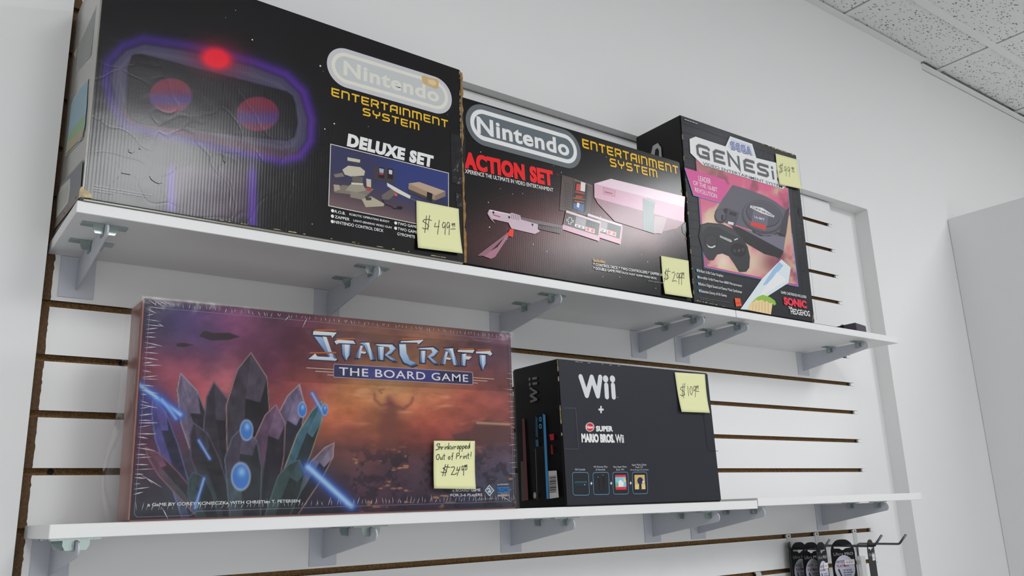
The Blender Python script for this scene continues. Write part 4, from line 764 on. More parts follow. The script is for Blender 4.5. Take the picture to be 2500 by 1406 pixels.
letters = [
 [[(280, 165), (525, 180), (480, 236), (465, 212), (275, 204)], [(290, 222), (372, 228), (532, 462), (512, 478), (440, 432)], [(225, 460), (298, 402), (322, 432), (460, 438), (530, 462), (512, 478)]],
 [[(500, 272), (540, 256), (700, 266), (725, 300), (550, 292), (520, 306)], [(580, 305), (668, 308), (664, 420), (618, 474), (586, 415)]],
 [[(720, 450), (775, 318), (806, 318), (765, 450)], [(765, 288), (860, 285), (930, 466), (880, 466), (818, 318)], [(780, 376), (838, 384), (822, 404), (774, 398)]],
 [[(958, 328), (1024, 330), (1020, 472), (962, 466)], [(935, 302), (1110, 306), (1150, 346), (1100, 402), (1056, 424), (1162, 482), (1108, 482), (1030, 422), (1092, 368), (1078, 332), (945, 316)]],
 [[(1200, 272), (1440, 258), (1385, 306), (1370, 286), (1195, 284)], [(1180, 300), (1252, 300), (1262, 400), (1302, 480), (1376, 514), (1310, 536), (1230, 500), (1186, 420)]],
 [[(1408, 372), (1462, 372), (1456, 502), (1402, 496)], [(1380, 344), (1540, 336), (1596, 376), (1552, 430), (1512, 445), (1596, 512), (1548, 512), (1482, 442), (1540, 392), (1522, 358), (1390, 354)]],
 [[(1620, 514), (1672, 376), (1702, 382), (1660, 512)], [(1650, 350), (1740, 345), (1806, 526), (1754, 522), (1702, 378)], [(1682, 440), (1732, 450), (1716, 470), (1676, 462)]],
 [[(1800, 366), (1976, 364), (1956, 396), (1795, 382)], [(1840, 406), (1892, 402), (1880, 532), (1832, 526)], [(1882, 430), (1946, 434), (1916, 466), (1880, 462)]],
 [[(1985, 382), (2140, 374), (2162, 406), (2140, 426), (2110, 406), (1992, 398)], [(2026, 416), (2092, 420), (2096, 510), (2056, 574), (2030, 500)]]]
items = []
for lt in letters:
    for pc in lt:
        cx, cy = sum(p[0] for p in pc) / len(pc), sum(p[1] for p in pc) / len(pc); items.append(([(cx + (x - cx) * 1.06 + (8 if x > cx else -8), cy + (y - cy) * 1.06 + (8 if y > cy else -8)) for x, y in pc], (44, 40, 62), (36, 34, 56)))
for lt in letters:
    for pc in lt:
        x0, x1 = min(p[0] for p in pc), max(p[0] for p in pc); y0, y1 = min(p[1] for p in pc), max(p[1] for p in pc)
        if x1 - x0 > 1.6 * (y1 - y0): items.append(([(x0 + 8, y0 + 2), (x1 - 4, y0 - 2), (x1 - 14, y0 - 18), (x0 + 20, y0 - 16)], Or, (150, 78, 44))); items.append((pc, Lt, (180, 196, 212)))
        else:
            items.append((pc, (150, 182, 216), Dk)); cx, cy = sum(p[0] for p in pc) / len(pc), sum(p[1] for p in pc) / len(pc)
            if len(pc) <= 5: items.append(([(x - 0.34 * (x - x1) if False else x * 0.5 + (cx + 0.15 * (x1 - x0)) * 0.5, y) for x, y in pc], Lt, (150, 176, 206)))
            else: items.append(([(x * 0.86 + cx * 0.14 - 4, y * 0.9 + cy * 0.1 - 4) for x, y in pc], (206, 218, 230), (120, 154, 196)))
fs.part('border_lines', [fs.line([(366, 750), (800, 788), (1235, 830), (1243, 838), (1254, 1218), (1246, 1224), (790, 1238), (480, 1248), (465, 1258), (334, 1262), (328, 1254)], 0.0006, (128, 118, 140), True), fs.line([(1150, 822), (1158, 830), (1196, 834), (1204, 828)], 0.0008, (140, 108, 120)), fs.line([(1160, 1226), (1166, 1219), (1206, 1217)], 0.0006, (150, 146, 158))])
grad_part('metal_title', items)
fs.layer += 2
fs.part('subtitle_plate', [po((168, 140, 146), (505, 508), (1945, 594), (1958, 606), (1960, 722), (1945, 735), (500, 655), (486, 645), (490, 518)), po((48, 50, 88), (508, 516), (1942, 602), (1950, 610), (1952, 716), (1942, 726), (505, 646), (494, 640), (497, 522)), po((58, 62, 122), (800, 535), (1600, 583), (1600, 700), (800, 660)), fs.text('THE BOARD GAME', zs((548, 628))[0], zs((1908, 700))[0], zs((548, 545))[0], (222, 218, 236), 0.008, 1.1)] + [fs.line(zs(*p), 0.0009, (214, 190, 180)) for p in (((205, 552), (490, 568)), ((298, 588), (490, 598)), ((425, 625), (490, 630)), ((1958, 655), (2178, 670)), ((1958, 682), (2108, 692)), ((1958, 708), (2008, 713)))])
z9 = Zm(280, 980, 0.22053); z10 = Zm(740, 1000, 0.22)
fs.part('credits', [fs.text('a GaME BY COREY KONIECZKa WITH CHRISTIan T. PETERSEN', z9((360, 1160))[0], z9((2045, 1115))[0], z9((360, 1125))[0], (224, 226, 232), 0.018)])
fs.part('player_count', [fs.text('a BOARD GaME', z10((1655, 910))[0], z10((1965, 905))[0], z10((1655, 880))[0], (224, 226, 232), 0.018), fs.text('FOR 2-6 PLayERS', z10((1632, 963))[0], z10((1985, 957))[0], z10((1632, 934))[0], (224, 226, 232), 0.018)])
po2 = lambda c, *p: fs.poly(z10(*p), c)
fs.part('maker_marks', [po2((206, 214, 222), (2062, 832), (2118, 895), (2066, 962), (2012, 897)), po2((84, 106, 128), (2062, 845), (2106, 895), (2066, 948), (2023, 897)), fs.line(z10((2040, 885), (2060, 870), (2070, 885), (2048, 920)), 0.0014, (226, 230, 234)), fs.line(z10((2056, 915), (2076, 905), (2088, 885), (2070, 925)), 0.0014, (226, 230, 234)), fs.text('LICENSED', z10((2152, 838))[0], z10((2278, 834))[0], z10((2152, 824))[0], (214, 218, 226), 0.012), po2((44, 120, 186), (2148, 862), (2284, 856), (2286, 922), (2152, 928)), fs.text('BLIZZARD', z10((2156, 912))[0], z10((2278, 906))[0], z10((2156, 874))[0], (24, 50, 92), 0.03), fs.text('PRODUCT', z10((2156, 964))[0], z10((2286, 958))[0], z10((2156, 946))[0], (214, 218, 226), 0.012)])
fsx = Face('X', 0.0803, game, ogs, PM['game'])
# shrink film: a clear skin a hair off the box, gathered into pleats at the edges
def film_mat():
    m, nt, b = nt_new('clear_film'); L = nt.links.new
    out = nt.nodes['Material Output']; nt.nodes.remove(b)
    tr = N(nt, 'ShaderNodeBsdfTransparent'); tr.inputs[0].default_value = (0.985, 0.985, 0.99, 1)
    gl = N(nt, 'ShaderNodeBsdfGlossy'); gl.inputs['Roughness'].default_value = 0.16
    fr = N(nt, 'ShaderNodeFresnel'); fr.inputs['IOR'].default_value = 1.3
    tc = N(nt, 'ShaderNodeTexCoord'); n = N(nt, 'ShaderNodeTexNoise'); n.inputs['Scale'].default_value = 22; n.inputs['Detail'].default_value = 3; L(tc.outputs['Object'], n.inputs['Vector'])
    bp = N(nt, 'ShaderNodeBump'); bp.inputs['Distance'].default_value = 0.004; bp.inputs['Strength'].default_value = 0.5; L(n.outputs['Fac'], bp.inputs['Height']); L(bp.outputs['Normal'], gl.inputs['Normal']); L(bp.outputs['Normal'], fr.inputs['Normal'])
    mx = N(nt, 'ShaderNodeMixShader'); L(fr.outputs[0], mx.inputs[0]); L(tr.outputs[0], mx.inputs[1]); L(gl.outputs[0], mx.inputs[2]); L(mx.outputs[0], out.inputs['Surface'])
    return m
def pleat_mat():
    m, nt, b = nt_new('gathered_film'); L = nt.links.new; out = nt.nodes['Material Output']
    b.inputs['Base Color'].default_value = (0.75, 0.75, 0.78, 1); b.inputs['Roughness'].default_value = 0.12; b.inputs['Specular IOR Level'].default_value = 0.9
    tr = N(nt, 'ShaderNodeBsdfTransparent'); mx = N(nt, 'ShaderNodeMixShader'); mx.inputs[0].default_value = 0.6
    L(tr.outputs[0], mx.inputs[1]); L(b.outputs[0], mx.inputs[2]); L(mx.outputs[0], out.inputs['Surface'])
    return m
MAT['film'], MAT['pleat'] = film_mat(), pleat_mat()
mb = MB(); yf = YS - 0.006; x0, x1, z0, z1 = 0.0795, 0.6605, gz + 0.0005, -0.0235
g = [(0.0795, z0), (0.6605, z0), (0.661, -0.0180), (0.0775, -0.0270)]
nx, nz = 40, 20; R = random.Random(8)
for j in range(nz + 1):
    for i in range(nx + 1):
        s_, t = i / nx, j / nz; x = (g[0][0] * (1 - t) + g[3][0] * t) * (1 - s_) + (g[1][0] * (1 - t) + g[2][0] * t) * s_; z = (g[0][1] * (1 - s_) + g[1][1] * s_) * (1 - t) + (g[3][1] * (1 - s_) + g[2][1] * s_) * t
        mb.v.append((x, yf - R.uniform(0, 0.0003) + (0.0018 if i in (0, nx) or j in (0, nz) else 0), z))
for j in range(nz):
    for i in range(nx): a = j * (nx + 1) + i; mb.f.append([a, a + 1, a + nx + 2, a + nx + 1]); mb.m.append(0); mb.c.append(None)
film = mb.build('shrink_film', MAT['film'], game, ogs, smooth=True)
mb = MB(); R = random.Random(2)
def pleat(p, q, r): mb.tube([(p[0], yf - 0.0005, p[1]), ((p[0] + q[0]) / 2, yf - 0.0007, (p[1] + q[1]) / 2), (q[0], yf - 0.0005, q[1])], [r * 0.3, r, r * 0.2], 5)
for k in range(90):
    x = 0.085 + 0.57 * (k + R.random() * 0.7) / 90; ln = R.uniform(0.004, 0.011); pleat((x, z0 + 0.012), (x + R.uniform(-0.002, 0.004), z0 + 0.012 + ln), R.uniform(0.0003, 0.0006))
for k in range(80):
    x = 0.09 + 0.56 * (k + R.random() * 0.7) / 80; zt_ = -0.0275 + 0.0085 * (x - 0.08) / 0.58 - 0.006; pleat((x, zt_), (x + R.uniform(-0.003, 0.003), zt_ - R.uniform(0.003, 0.007)), R.uniform(0.0003, 0.0006))
for k in range(40):
    z = z0 + 0.03 + 0.235 * (k + R.random() * 0.7) / 40; pleat((0.0845, z), (0.0845 + R.uniform(0.006, 0.022), z + R.uniform(-0.004, 0.003)), R.uniform(0.0005, 0.001)); 
    if k % 2: pleat((0.656, z * 0.75 - 0.05), (0.656 - R.uniform(0.006, 0.02), z * 0.75 - 0.05 + R.uniform(-0.003, 0.003)), R.uniform(0.0003, 0.0006))
for (u0, v0), (u1, v1) in (((363, 732), (383, 747)), ((375, 733), (397, 748)), ((388, 735), (408, 746)), ((400, 737), (418, 745)), ((355, 1165), (372, 1180)), ((345, 1160), (395, 1190)), ((396, 1240), (410, 1268)), ((1222, 1210), (1250, 1226)), ((750, 775), (738, 800)), ((705, 772), (695, 783)), ((385, 790), (400, 798))):
    a, b = atY(u0, v0, yf), atY(u1, v1, yf); pleat((a[0], a[2]), (b[0], b[2]), 0.0007)
join(film, mb.build('film_pleats', MAT['pleat'], game, ogs, smooth=True))
# loose film standing off the left side
mb = MB(); rows = []
for j in range(15):
    t = j / 14; z = gz + 0.0005 + t * 0.27; out = 0.002 + 0.017 * math.exp(-((t - 0.2) / 0.2) ** 2)
    rows.append([(0.0795 - 0.0025 * t, YS - 0.003, z), (0.0795 - 0.0025 * t - out * 0.6, YS + 0.015 + 0.002 * math.sin(j * 2.1), z), (0.0795 - 0.0025 * t - out, YS + 0.04 + 0.003 * math.sin(j * 1.3), z), (0.0775 - 0.0025 * t - out * 0.8, YS + 0.064, z)])
for r in rows: mb.v += r
for j in range(14):
    for i in range(3): a = j * 4 + i; mb.f.append([a + 1, a, a + 4, a + 5]); mb.m.append(0); mb.c.append(None)
mb.build('film_fold', MAT['film'], game, ogs, smooth=True).parent = film
# ---------------------------------------------------------------- 5. dark grey console box
Cw = [(0.756, gz), (1.1445, gz), (1.1393, -0.0553), (0.7520, -0.0557)]
wii, ogw = carton('console_box', 'smaller dark grey console box with rounded silver logo, beside the board game', YW, 0.130, Cw, PM['dark'], (38, 40, 47), (15, 14, 15), (40, 41, 45))
fw = Face('Y', YW, wii, ogw, PM['dark']); Z = Zm(1240, 860, 0.27027); po = lambda c, *p: fw.poly(Z(*p), c); ln = lambda w, c, *p: fw.line(Z(*p), w, c, False, 'round')
sv = (206, 208, 212)
fw.part('rounded_logo', [ln(0.0098, sv, (657, 222), (712, 388)), ln(0.0098, sv, (712, 388), (757, 226)), ln(0.0098, sv, (757, 226), (812, 392)), ln(0.0098, sv, (812, 392), (834, 226)), ln(0.0100, sv, (888, 298), (894, 400)), ln(0.0100, sv, (948, 298), (956, 402)), fw.disc(*Z((882, 240))[0], 0.0064, sv), fw.disc(*Z((944, 241))[0], 0.0064, sv), fw.text('TM', Z((983, 412))[0], Z((1000, 412))[0], Z((983, 404))[0], (160, 160, 165))])
fw.part('plus_sign', [ln(0.0036, sv, (823, 517), (858, 517)), ln(0.0036, sv, (840, 492), (840, 542))])
st = []
for i in range(40):
    r = 46 if i % 2 else 36; st.append((740 + r * 0.96 * math.cos(i * math.pi / 20), 675 + r * math.sin(i * math.pi / 20)))
fw.part('game_logo', [po((232, 232, 232), *st), po((206, 34, 52), *ell(740, 675, 33, 35)), fw.text('New', Z((710, 690))[0], Z((770, 688))[0], Z((708, 662))[0], (240, 238, 238), 0.03, 1.0, 0.2), fw.text('SUPER', Z((797, 712))[0], Z((948, 712))[0], Z((796, 666))[0], (236, 236, 238), 0.04, 1.06, 0, 0.03), fw.text('MARIO BROS.', Z((667, 808))[0], Z((962, 812))[0], Z((665, 735))[0], (236, 236, 238), 0.04, 1.04, 0, 0.03), fw.text('Wii', Z((972, 814))[0], Z((1048, 815))[0], Z((971, 740))[0], (236, 236, 238), 0.03, 1.0)])
I = []
for k, q in enumerate((((580, 1085), (727, 1085), (735, 1290), (588, 1290)), ((766, 1086), (908, 1084), (915, 1283), (774, 1285)), ((944, 1083), (1083, 1082), (1088, 1279), (952, 1281)), ((1120, 1082), (1254, 1081), (1262, 1276), (1128, 1278)))):
    I.append(fw.rrect(Z(*q), 0.005, None, (32, 34, 40))); I.append(fw.rrect(Z(*q), 0.005, 0.0009, (96, 142, 172)))
I += [po((30, 44, 50), (602, 1170), (712, 1168), (716, 1205), (605, 1208)), po((44, 84, 90), (602, 1166), (712, 1164), (712, 1176), (602, 1178)), fw.disc(*Z((692, 1196))[0], 0.001, (170, 176, 180), n=8)]
I += [fw.line(Z(*p), w, (18, 19, 24)) for p, w in ((((812, 1120), (820, 1160), (822, 1190)), 0.003), (((862, 1115), (866, 1200)), 0.003), (((822, 1190), (824, 1240), (845, 1262), (868, 1240), (866, 1200)), 0.0008))] + [fw.disc(*Z((812, 1128))[0], 0.0012, (120, 122, 128), n=8), fw.line(Z((857, 1100), (858, 1118)), 0.0006, (150, 152, 158))]
I += [po((210, 48, 62), (966, 1108), (1062, 1106), (1070, 1240), (972, 1242)), po((120, 186, 206), (966, 1128), (1062, 1125), (1068, 1215), (971, 1218)), po((236, 238, 238), (1000, 1160), (1020, 1150), (1045, 1180), (1040, 1212), (985, 1214)), po((110, 160, 96), (972, 1180), (995, 1176), (998, 1214), (973, 1216)), po((224, 206, 120), (1040, 1140), (1058, 1140), (1062, 1170), (1045, 1172)), fw.line(Z((1062, 1140), (1072, 1175), (1068, 1210)), 0.0012, (170, 40, 52))]
I += [po((198, 168, 104), (1140, 1108), (1232, 1106), (1240, 1236), (1146, 1238)), po((214, 190, 132), (1144, 1195), (1238, 1193), (1240, 1236), (1146, 1238)), po((34, 36, 74), *ell(1192, 1160, 26, 32)), po((30, 30, 52), (1182, 1190), (1204, 1190), (1206, 1236), (1182, 1237)), fw.disc(*Z((1218, 1170))[0], 0.002, (232, 232, 232), n=10)]
for x, y in ((751, 1184), (930, 1183), (1106, 1181)): I += [fw.line(Z((x - 9, y), (x + 9, y)), 0.0015, (226, 228, 230)), fw.line(Z((x, y - 14), (x, y + 14)), 0.0015, (226, 228, 230))]
fw.part('contents_icons', I)
fw.part('icon_captions', [fw.text(t, Z(a)[0], Z(b)[0], Z(c)[0], (196, 198, 204), 0.0) for t, a, b, c in (('Wii Console', (603, 1068), (695, 1066), (603, 1050)), ('Wii Remote Plus', (770, 1043), (896, 1041), (770, 1026)), ('& Nunchuk', (792, 1068), (876, 1066), (792, 1052)), ('New Super Mario', (950, 1043), (1070, 1041), (950, 1026)), ('Bros. Wii', (977, 1068), (1046, 1066), (977, 1052)), ('Super Mario Galaxy', (1117, 1025), (1248, 1022), (1117, 1008)), ('Music CD', (1150, 1046), (1216, 1044), (1150, 1031)), ('CD de Musique CD de Musica', (1103, 1068), (1267, 1066), (1103, 1056)))])
fw.part('tuck_flap', [fw.line(Z((495, 503), (608, 505), (634, 875), (508, 874)), 0.0006, (92, 94, 102))])
fw.part('tuck_flap', [fw.line(Z((1765, 568), (1800, 850), (1812, 888), (1898, 892)), 0.0008, (24, 25, 30))])
scuffs(wii, ogw, YW, [(0.7545, -0.25), (0.7525, -0.06)], 9, MAT['card'], 51, 0.0006); scuffs(wii, ogw, YW, [(0.79, -0.0585), (0.9, -0.0585)], 7, MAT['pleat'], 52, 0.0008)
fwx = Face('X', 0.7512, wii, ogw, PM['dark']); px_ = lambda c, *p: fwx.poly(Z(*p), c)
L = [px_((70, 150, 206), (315, 555), (338, 565), (372, 1322), (350, 1325)), px_((206, 206, 204), (365, 1072), (440, 1068), (460, 1310), (378, 1322)), px_((112, 66, 70), (128, 600), (150, 600), (185, 1335), (150, 1338)), px_((84, 80, 78), (115, 985), (140, 985), (152, 1340), (125, 1342)), px_((180, 44, 52), (372, 742), (415, 735), (418, 790), (385, 795)), px_((150, 36, 46), (388, 835), (402, 835), (408, 920), (392, 922)), fwx.line(Z((250, 870), (265, 1330)), 0.0012, (120, 118, 116)), px_((178, 176, 168), *ell(243, 1292, 12, 30)), px_((54, 104, 140), (250, 790), (275, 788), (278, 850), (254, 852)), px_((44, 86, 116), (250, 580), (268, 590), (272, 770), (252, 760))]
L += [px_((30, 30, 30), (376 + 1.5 * (k // 9), 1120 + 11 * k), (438 + 1.0 * (k // 9), 1114 + 11 * k), (438 + 1.0 * (k // 9), 1114 + 11 * k + [4, 7, 3, 5, 8][k % 5]), (376 + 1.5 * (k // 9), 1120 + 11 * k + [4, 7, 3, 5, 8][k % 5])) for k in range(14)]
for y in (605, 668): L += [px_((92, 160, 200), *ell(295, y, 13, 22)), px_((15, 14, 15), *ell(295, y, 7, 13))]
L += [fwx.line(Z(*p), 0.004, (118, 118, 122), False, 'round') for p in (((208, 445), (262, 425)), ((262, 425), (205, 390)), ((205, 390), (262, 360)), ((262, 360), (204, 325)), ((228, 285), (262, 280)), ((226, 238), (260, 232)))] + [fwx.disc(*Z((200, 290))[0], 0.003, (118, 118, 122)), fwx.disc(*Z((198, 242))[0], 0.003, (118, 118, 122))]
fwx.part('side_print', L)
# ================================================================ STICKY NOTES
def sticky(label, Y, quad, strokes, curl=0.010, pen=0.0011):
    """quad: TL, TR, BR, BL pixels on the plane just off the box; strokes: pixel polylines of handwriting"""
    q = [np.array([atY(u, v, Y)[0], atY(u, v, Y)[2]]) for u, v in quad]; tl, tr, br, bl = q
    og = ((tl[0] + tr[0]) / 2, Y, (tl[1] + tr[1]) / 2)
    def off(t, s): return Y - 0.0004 - curl * max(0, t - 0.25) ** 2.2 * (0.7 + 0.3 * s)
    def pt(s, t, e=0.0): p = (tl * (1 - s) + tr * s) * (1 - t) + (bl * (1 - s) + br * s) * t; return (p[0], off(t, s) - e, p[1])
    root = thing('sticky_note', label, 'sticky note', og, 'handwritten price notes')
    mb = MB(); n = 12
    for j in range(n + 1):
        for i in range(n + 1): mb.v.append(pt(i / n, j / n))
    for j in range(n):
        for i in range(n): a = j * (n + 1) + i; mb.f.append([a, a + n + 1, a + n + 2, a + 1]); mb.m.append(0); mb.c.append(None)
    o = mb.build('paper', MAT['note'], root, og, smooth=True); sd = o.modifiers.new('thickness', 'SOLIDIFY'); sd.thickness = 0.00012; sd.offset = -1
    # pen lines follow the paper
    A = np.array([[tr[0] - tl[0], bl[0] - tl[0]], [tr[1] - tl[1], bl[1] - tl[1]]]); Ai = np.linalg.inv(A)
    mb = MB()
    for P in strokes:
        W2 = []
        for u, v in P: r = atY(u, v, Y - 0.003); W2.append(np.array([r[0], r[2]]))
        fine = [W2[0]]
        for a, b in zip(W2[:-1], W2[1:]):
            m = max(1, int(np.linalg.norm(b - a) / 0.004)); fine += [a + (b - a) * k / m for k in range(1, m + 1)]
        V, F = stroke_geo(fine, pen, False, None)
        vv = []
        for p in V: s, t = Ai @ (p - tl); vv.append((p[0], off(t, s) - 0.00022, p[1]))
        mb.add(vv, [f[::-1] for f in F])
    o = mb.build('handwriting', MAT['ink'], root, og)
    for p in o.data.polygons:
        if p.normal.y > 0: p.flip()
    return root
def nine(x, y, h, w, tail=0.25): return [(x + w, y + h * 0.08), (x + w * 0.4, y), (x, y + h * 0.2), (x + w * 0.15, y + h * 0.45), (x + w * 0.7, y + h * 0.38), (x + w * 1.05, y + h * 0.1), (x + w * (1 - tail), y + h)]
Z = Zm(700, 320, 0.24178)
ST = [Z(*p) for p in ([(1475, 900), (1440, 886), (1395, 890), (1382, 908), (1420, 930), (1442, 955), (1430, 978), (1400, 986), (1374, 972)], [(1420, 848), (1400, 1025)], [(1452, 845), (1430, 998)], [(1510, 920), (1500, 962), (1548, 960)], [(1550, 893), (1528, 1042)], nine(1580, 915, 130, 30), nine(1624, 915, 132, 28), nine(1676, 928, 40, 12), nine(1694, 926, 40, 12), [(1664, 985), (1712, 984)])]
sticky('yellow note with the price $499.99 on the corner of the largest box', YD - 0.0022, Z((1308, 700), (1735, 785), (1758, 1245), (1312, 1185)), ST)
Z = Zm(1100, 420, 0.256)
ST = [Z(*p) for p in ([(2105, 945), (2065, 940), (2050, 960), (2080, 985), (2086, 1008), (2062, 1020), (2040, 1012)], [(2066, 918), (2046, 1040)], [(2086, 914), (2068, 1030)], [(2118, 962), (2138, 948), (2150, 968), (2136, 1008), (2120, 1042), (2145, 1032), (2164, 1042)], nine(2164, 958, 112, 24), nine(2190, 960, 116, 22), nine(2212, 955, 38, 9), nine(2226, 956, 38, 9), [(2210, 1005), (2240, 1009)])]
sticky('yellow note with the price $299.99 on the long box with red lettering', YA - 0.0018, Z((2005, 798), (2268, 845), (2287, 1206), (2030, 1165)), ST)
Z = Zm(1540, 260, 0.2)
ST = [Z(*p) for p in ([(1866, 715), (1832, 713), (1820, 730), (1855, 760), (1864, 785), (1840, 800), (1816, 790)], [(1846, 690), (1826, 825)], [(1864, 688), (1846, 802)], nine(1884, 725, 125, 24), nine(1925, 732, 125, 25), nine(1974, 735, 50, 12), nine(1990, 740, 48, 11), [(1974, 790), (2012, 798)])]
sticky('yellow note with the price $99.99 at the top corner of the tall box', YG - 0.0022, Z((1765, 573), (2020, 645), (2070, 1018), (1800, 958)), ST)
Z = Zm(1240, 860, 0.27027)
ST = [Z(*p) for p in ([(1606, 310), (1572, 314), (1567, 334), (1598, 354), (1604, 380), (1580, 392), (1560, 382)], [(1592, 280), (1580, 402)], [(1608, 275), (1592, 415)], [(1632, 300), (1640, 395)], [(1662, 306), (1652, 330), (1655, 370), (1666, 384), (1675, 360), (1672, 318), (1662, 306)], nine(1684, 302, 102, 20), nine(1706, 302, 36, 9), nine(1720, 300, 36, 9), [(1703, 350), (1735, 352)])]
sticky('yellow note with the price $109.99 on the dark grey box of the lower shelf', YW - 0.0016, Z((1505, 180), (1778, 198), (1805, 550), (1555, 540)), ST)
HW = {'S': [[(.9, .95), (.5, 1.05), (.3, .8), (.7, .45), (.6, .05), (0, 0)]], 'h': [[(.1, 1.1), (0, 0), (.15, .45), (.4, .5), (.45, 0)]], 'r': [[(.05, .5), (0, 0), (.1, .35), (.4, .5)]], 'i': [[(.1, .5), (.05, 0)], [(.16, .78), (.18, .84)]], 'n': [[(.05, .5), (0, 0), (.15, .4), (.4, .5), (.42, 0)]], 'k': [[(.12, 1.1), (0, 0)], [(.5, .6), (.06, .25), (.5, 0)]], 'w': [[(0, .5), (.1, 0), (.3, .4), (.45, 0), (.65, .55)]], 'a': [[(.45, .45), (.15, .5), (0, .2), (.15, 0), (.4, .3), (.45, .5), (.5, 0)]], 'p': [[(.1, .5), (-.05, -.5)], [(.08, .4), (.35, .5), (.45, .25), (.2, .02), (.05, .1)]], 'e': [[(.05, .22), (.4, .3), (.35, .5), (.12, .48), (0, .2), (.15, 0), (.45, .08)]], 'd': [[(.4, .4), (.15, .45), (0, .2), (.15, 0), (.38, .2), (.55, 1.1), (.5, 0)]], 'O': [[(.35, .9), (.05, .6), (.05, .15), (.35, 0), (.62, .35), (.6, .8), (.35, .9)]], 'u': [[(0, .5), (.05, .05), (.25, .05), (.42, .5), (.45, 0)]], 't': [[(.2, .95), (.15, .05), (.3, 0)], [(-.05, .6), (.42, .62)]], 'o': [[(.22, .5), (0, .3), (.08, .02), (.3, .05), (.38, .35), (.22, .5)]], 'f': [[(.5, 1), (.3, .95), (.15, -.15)], [(0, .5), (.4, .52)]], 'P': [[(.15, .95), (0, 0)], [(.1, .9), (.6, 1), (.65, .65), (.1, .45)]], '!': [[(.2, 1.1), (.1, .3)], [(.07, .05), (.08, 0)]], ' ': []}
WID = {'S': .85, 'w': .78, 'O': .8, 'P': .75, 'i': .28, ' ': .4, '!': .3}
def scrawl(t, x, y, dx, dy, h):
    tot = sum(WID.get(c, .58) for c in t); out = []; cx = 0
    for c in t:
        for P in HW[c]: out.append([(x + dx * (cx + px) / tot, y + dy * (cx + px) / tot - h * py) for px, py in P])
        cx += WID.get(c, .58)
    return out
Z = Zm(740, 1000, 0.22)
ST = [Z(*p) for p in scrawl('Shrinkwrapped', 1478, 445, 385, -15, 66) + scrawl('Out of Print!', 1486, 556, 396, -14, 70) + [[(1636, 638), (1590, 632), (1560, 650), (1592, 672), (1598, 690), (1566, 700), (1535, 690)], [(1590, 605), (1552, 738)], [(1618, 605), (1578, 738)], [(1645, 640), (1685, 632), (1690, 650), (1650, 720), (1690, 718), (1712, 700)], [(1722, 632), (1712, 672), (1750, 664)], [(1752, 628), (1712, 732)], nine(1768, 622, 110, 22), nine(1798, 615, 40, 12), nine(1816, 612, 46, 12), [(1800, 668), (1826, 662)]]]
sticky('yellow note reading Shrinkwrapped Out of Print with $249.99 on the board game', YS - 0.0085, Z((1450, 345), (1906, 347), (1899, 883), (1440, 876)), ST, 0.008)
# ================================================================ SMALL DEVICE ON THE RIGHT OF THE UPPER SHELF
c0 = atY(2088, 787, -0.15); dx0, dzt = float(c0[0]), float(c0[2])
dev = thing('game_console', 'small dark grey plastic device lying on the right end of the upper shelf', 'electronic device', (dx0 + 0.024, -0.11, US1))
og = (dx0 + 0.024, -0.11, US1)
mb = MB(); zt_ = dzt; w = 0.047; F0, F1 = -0.15, -0.068
mb.hexa([(dx0, F0, US1 + 0.0002), (dx0 + w, F0, US1 + 0.0002), (dx0 + w, F1, US1 + 0.0002), (dx0, F1, US1 + 0.0002), (dx0, F0, zt_), (dx0 + w, F0, zt_ - 0.004), (dx0 + w, F1, zt_ - 0.004), (dx0, F1, zt_)])
mb.build('housing', MAT['black_plastic'], dev, og, bevel=0.0018)
mb = MB(); mb.box(dx0 - 0.0012, dx0 + 0.004, -0.118, F1 + 0.003, US1 + 0.003, zt_ - 0.0015); mb.build('cartridge_slot', MAT['black_gloss'], dev, og, bevel=0.0006)
mb = MB(); mb.box(dx0 + 0.006, dx0 + 0.011, -0.112, -0.105, zt_ - 0.001, zt_ + 0.0028); mb.build('power_switch', MAT['black_plastic'], dev, og, bevel=0.0006)
mb = MB(); mb.box(dx0 - 0.0008, dx0 + 0.002, -0.134, -0.127, US1 + 0.004, US1 + 0.018); mb.build('port', MAT['black_gloss'], dev, og)
# ================================================================ SLATWALL HOOKS AND HANGING PACKS
G5 = -5 * P
def hook(label, x, zw, L, rise, plate_w=0.016, plate_z=-0.5, r=0.0027):
    h = thing('display_hook', label, 'hook', (x, 0, G5), 'display hooks in the lowest groove'); og = (x, 0, G5)
    mb = MB(); mb.box(x - plate_w / 2, x + plate_w / 2, -0.0016, 0.0, G5 - G - 0.001, G5 - 0.001); mb.box(x - plate_w / 2, x + plate_w / 2, 0.0, 0.004, G5 - G + 0.001, G5 - 0.002); mb.build('clip_plate', MAT['hookplate'], h, og, bevel=0.0004, segs=1)
    mb = MB(); mb.box(x - plate_w / 2, x + plate_w / 2, -0.0012, -0.0004, plate_z, G5 - G - 0.001); mb.build('back_plate', MAT['hookplate'], h, og)
    mb = MB(); mb.tube([(x, -0.0012, zw - 0.05), (x, -0.003, zw - 0.008), (x, -0.006, zw - 0.002), (x, -0.011, zw), (x, -L + 0.004, zw), (x, -L, zw + 0.0012), (x, -L - rise * 0.9, zw + rise)], r, 10); mb.build('wire', MAT['chrome'], h, og, smooth=True)
    mb = MB(); mb.add([(x + 0.0022 * math.cos(k * math.pi / 6), -0.0018, G5 - 0.0055 + 0.0022 * math.sin(k * math.pi / 6)) for k in range(12)], [tuple(range(12))]); mb.build('screw_hole', MAT['darkhole'], h, og)
    return h
HX = [1.5955, 1.7075, 1.8700]
hook('grey display hook below the lower shelf, leftmost of three, holding several black packs', HX[0], -0.414, 0.092, 0.020)
hook('grey display hook below the lower shelf, middle of three, holding one black pack', HX[1], -0.413, 0.150, 0.024)
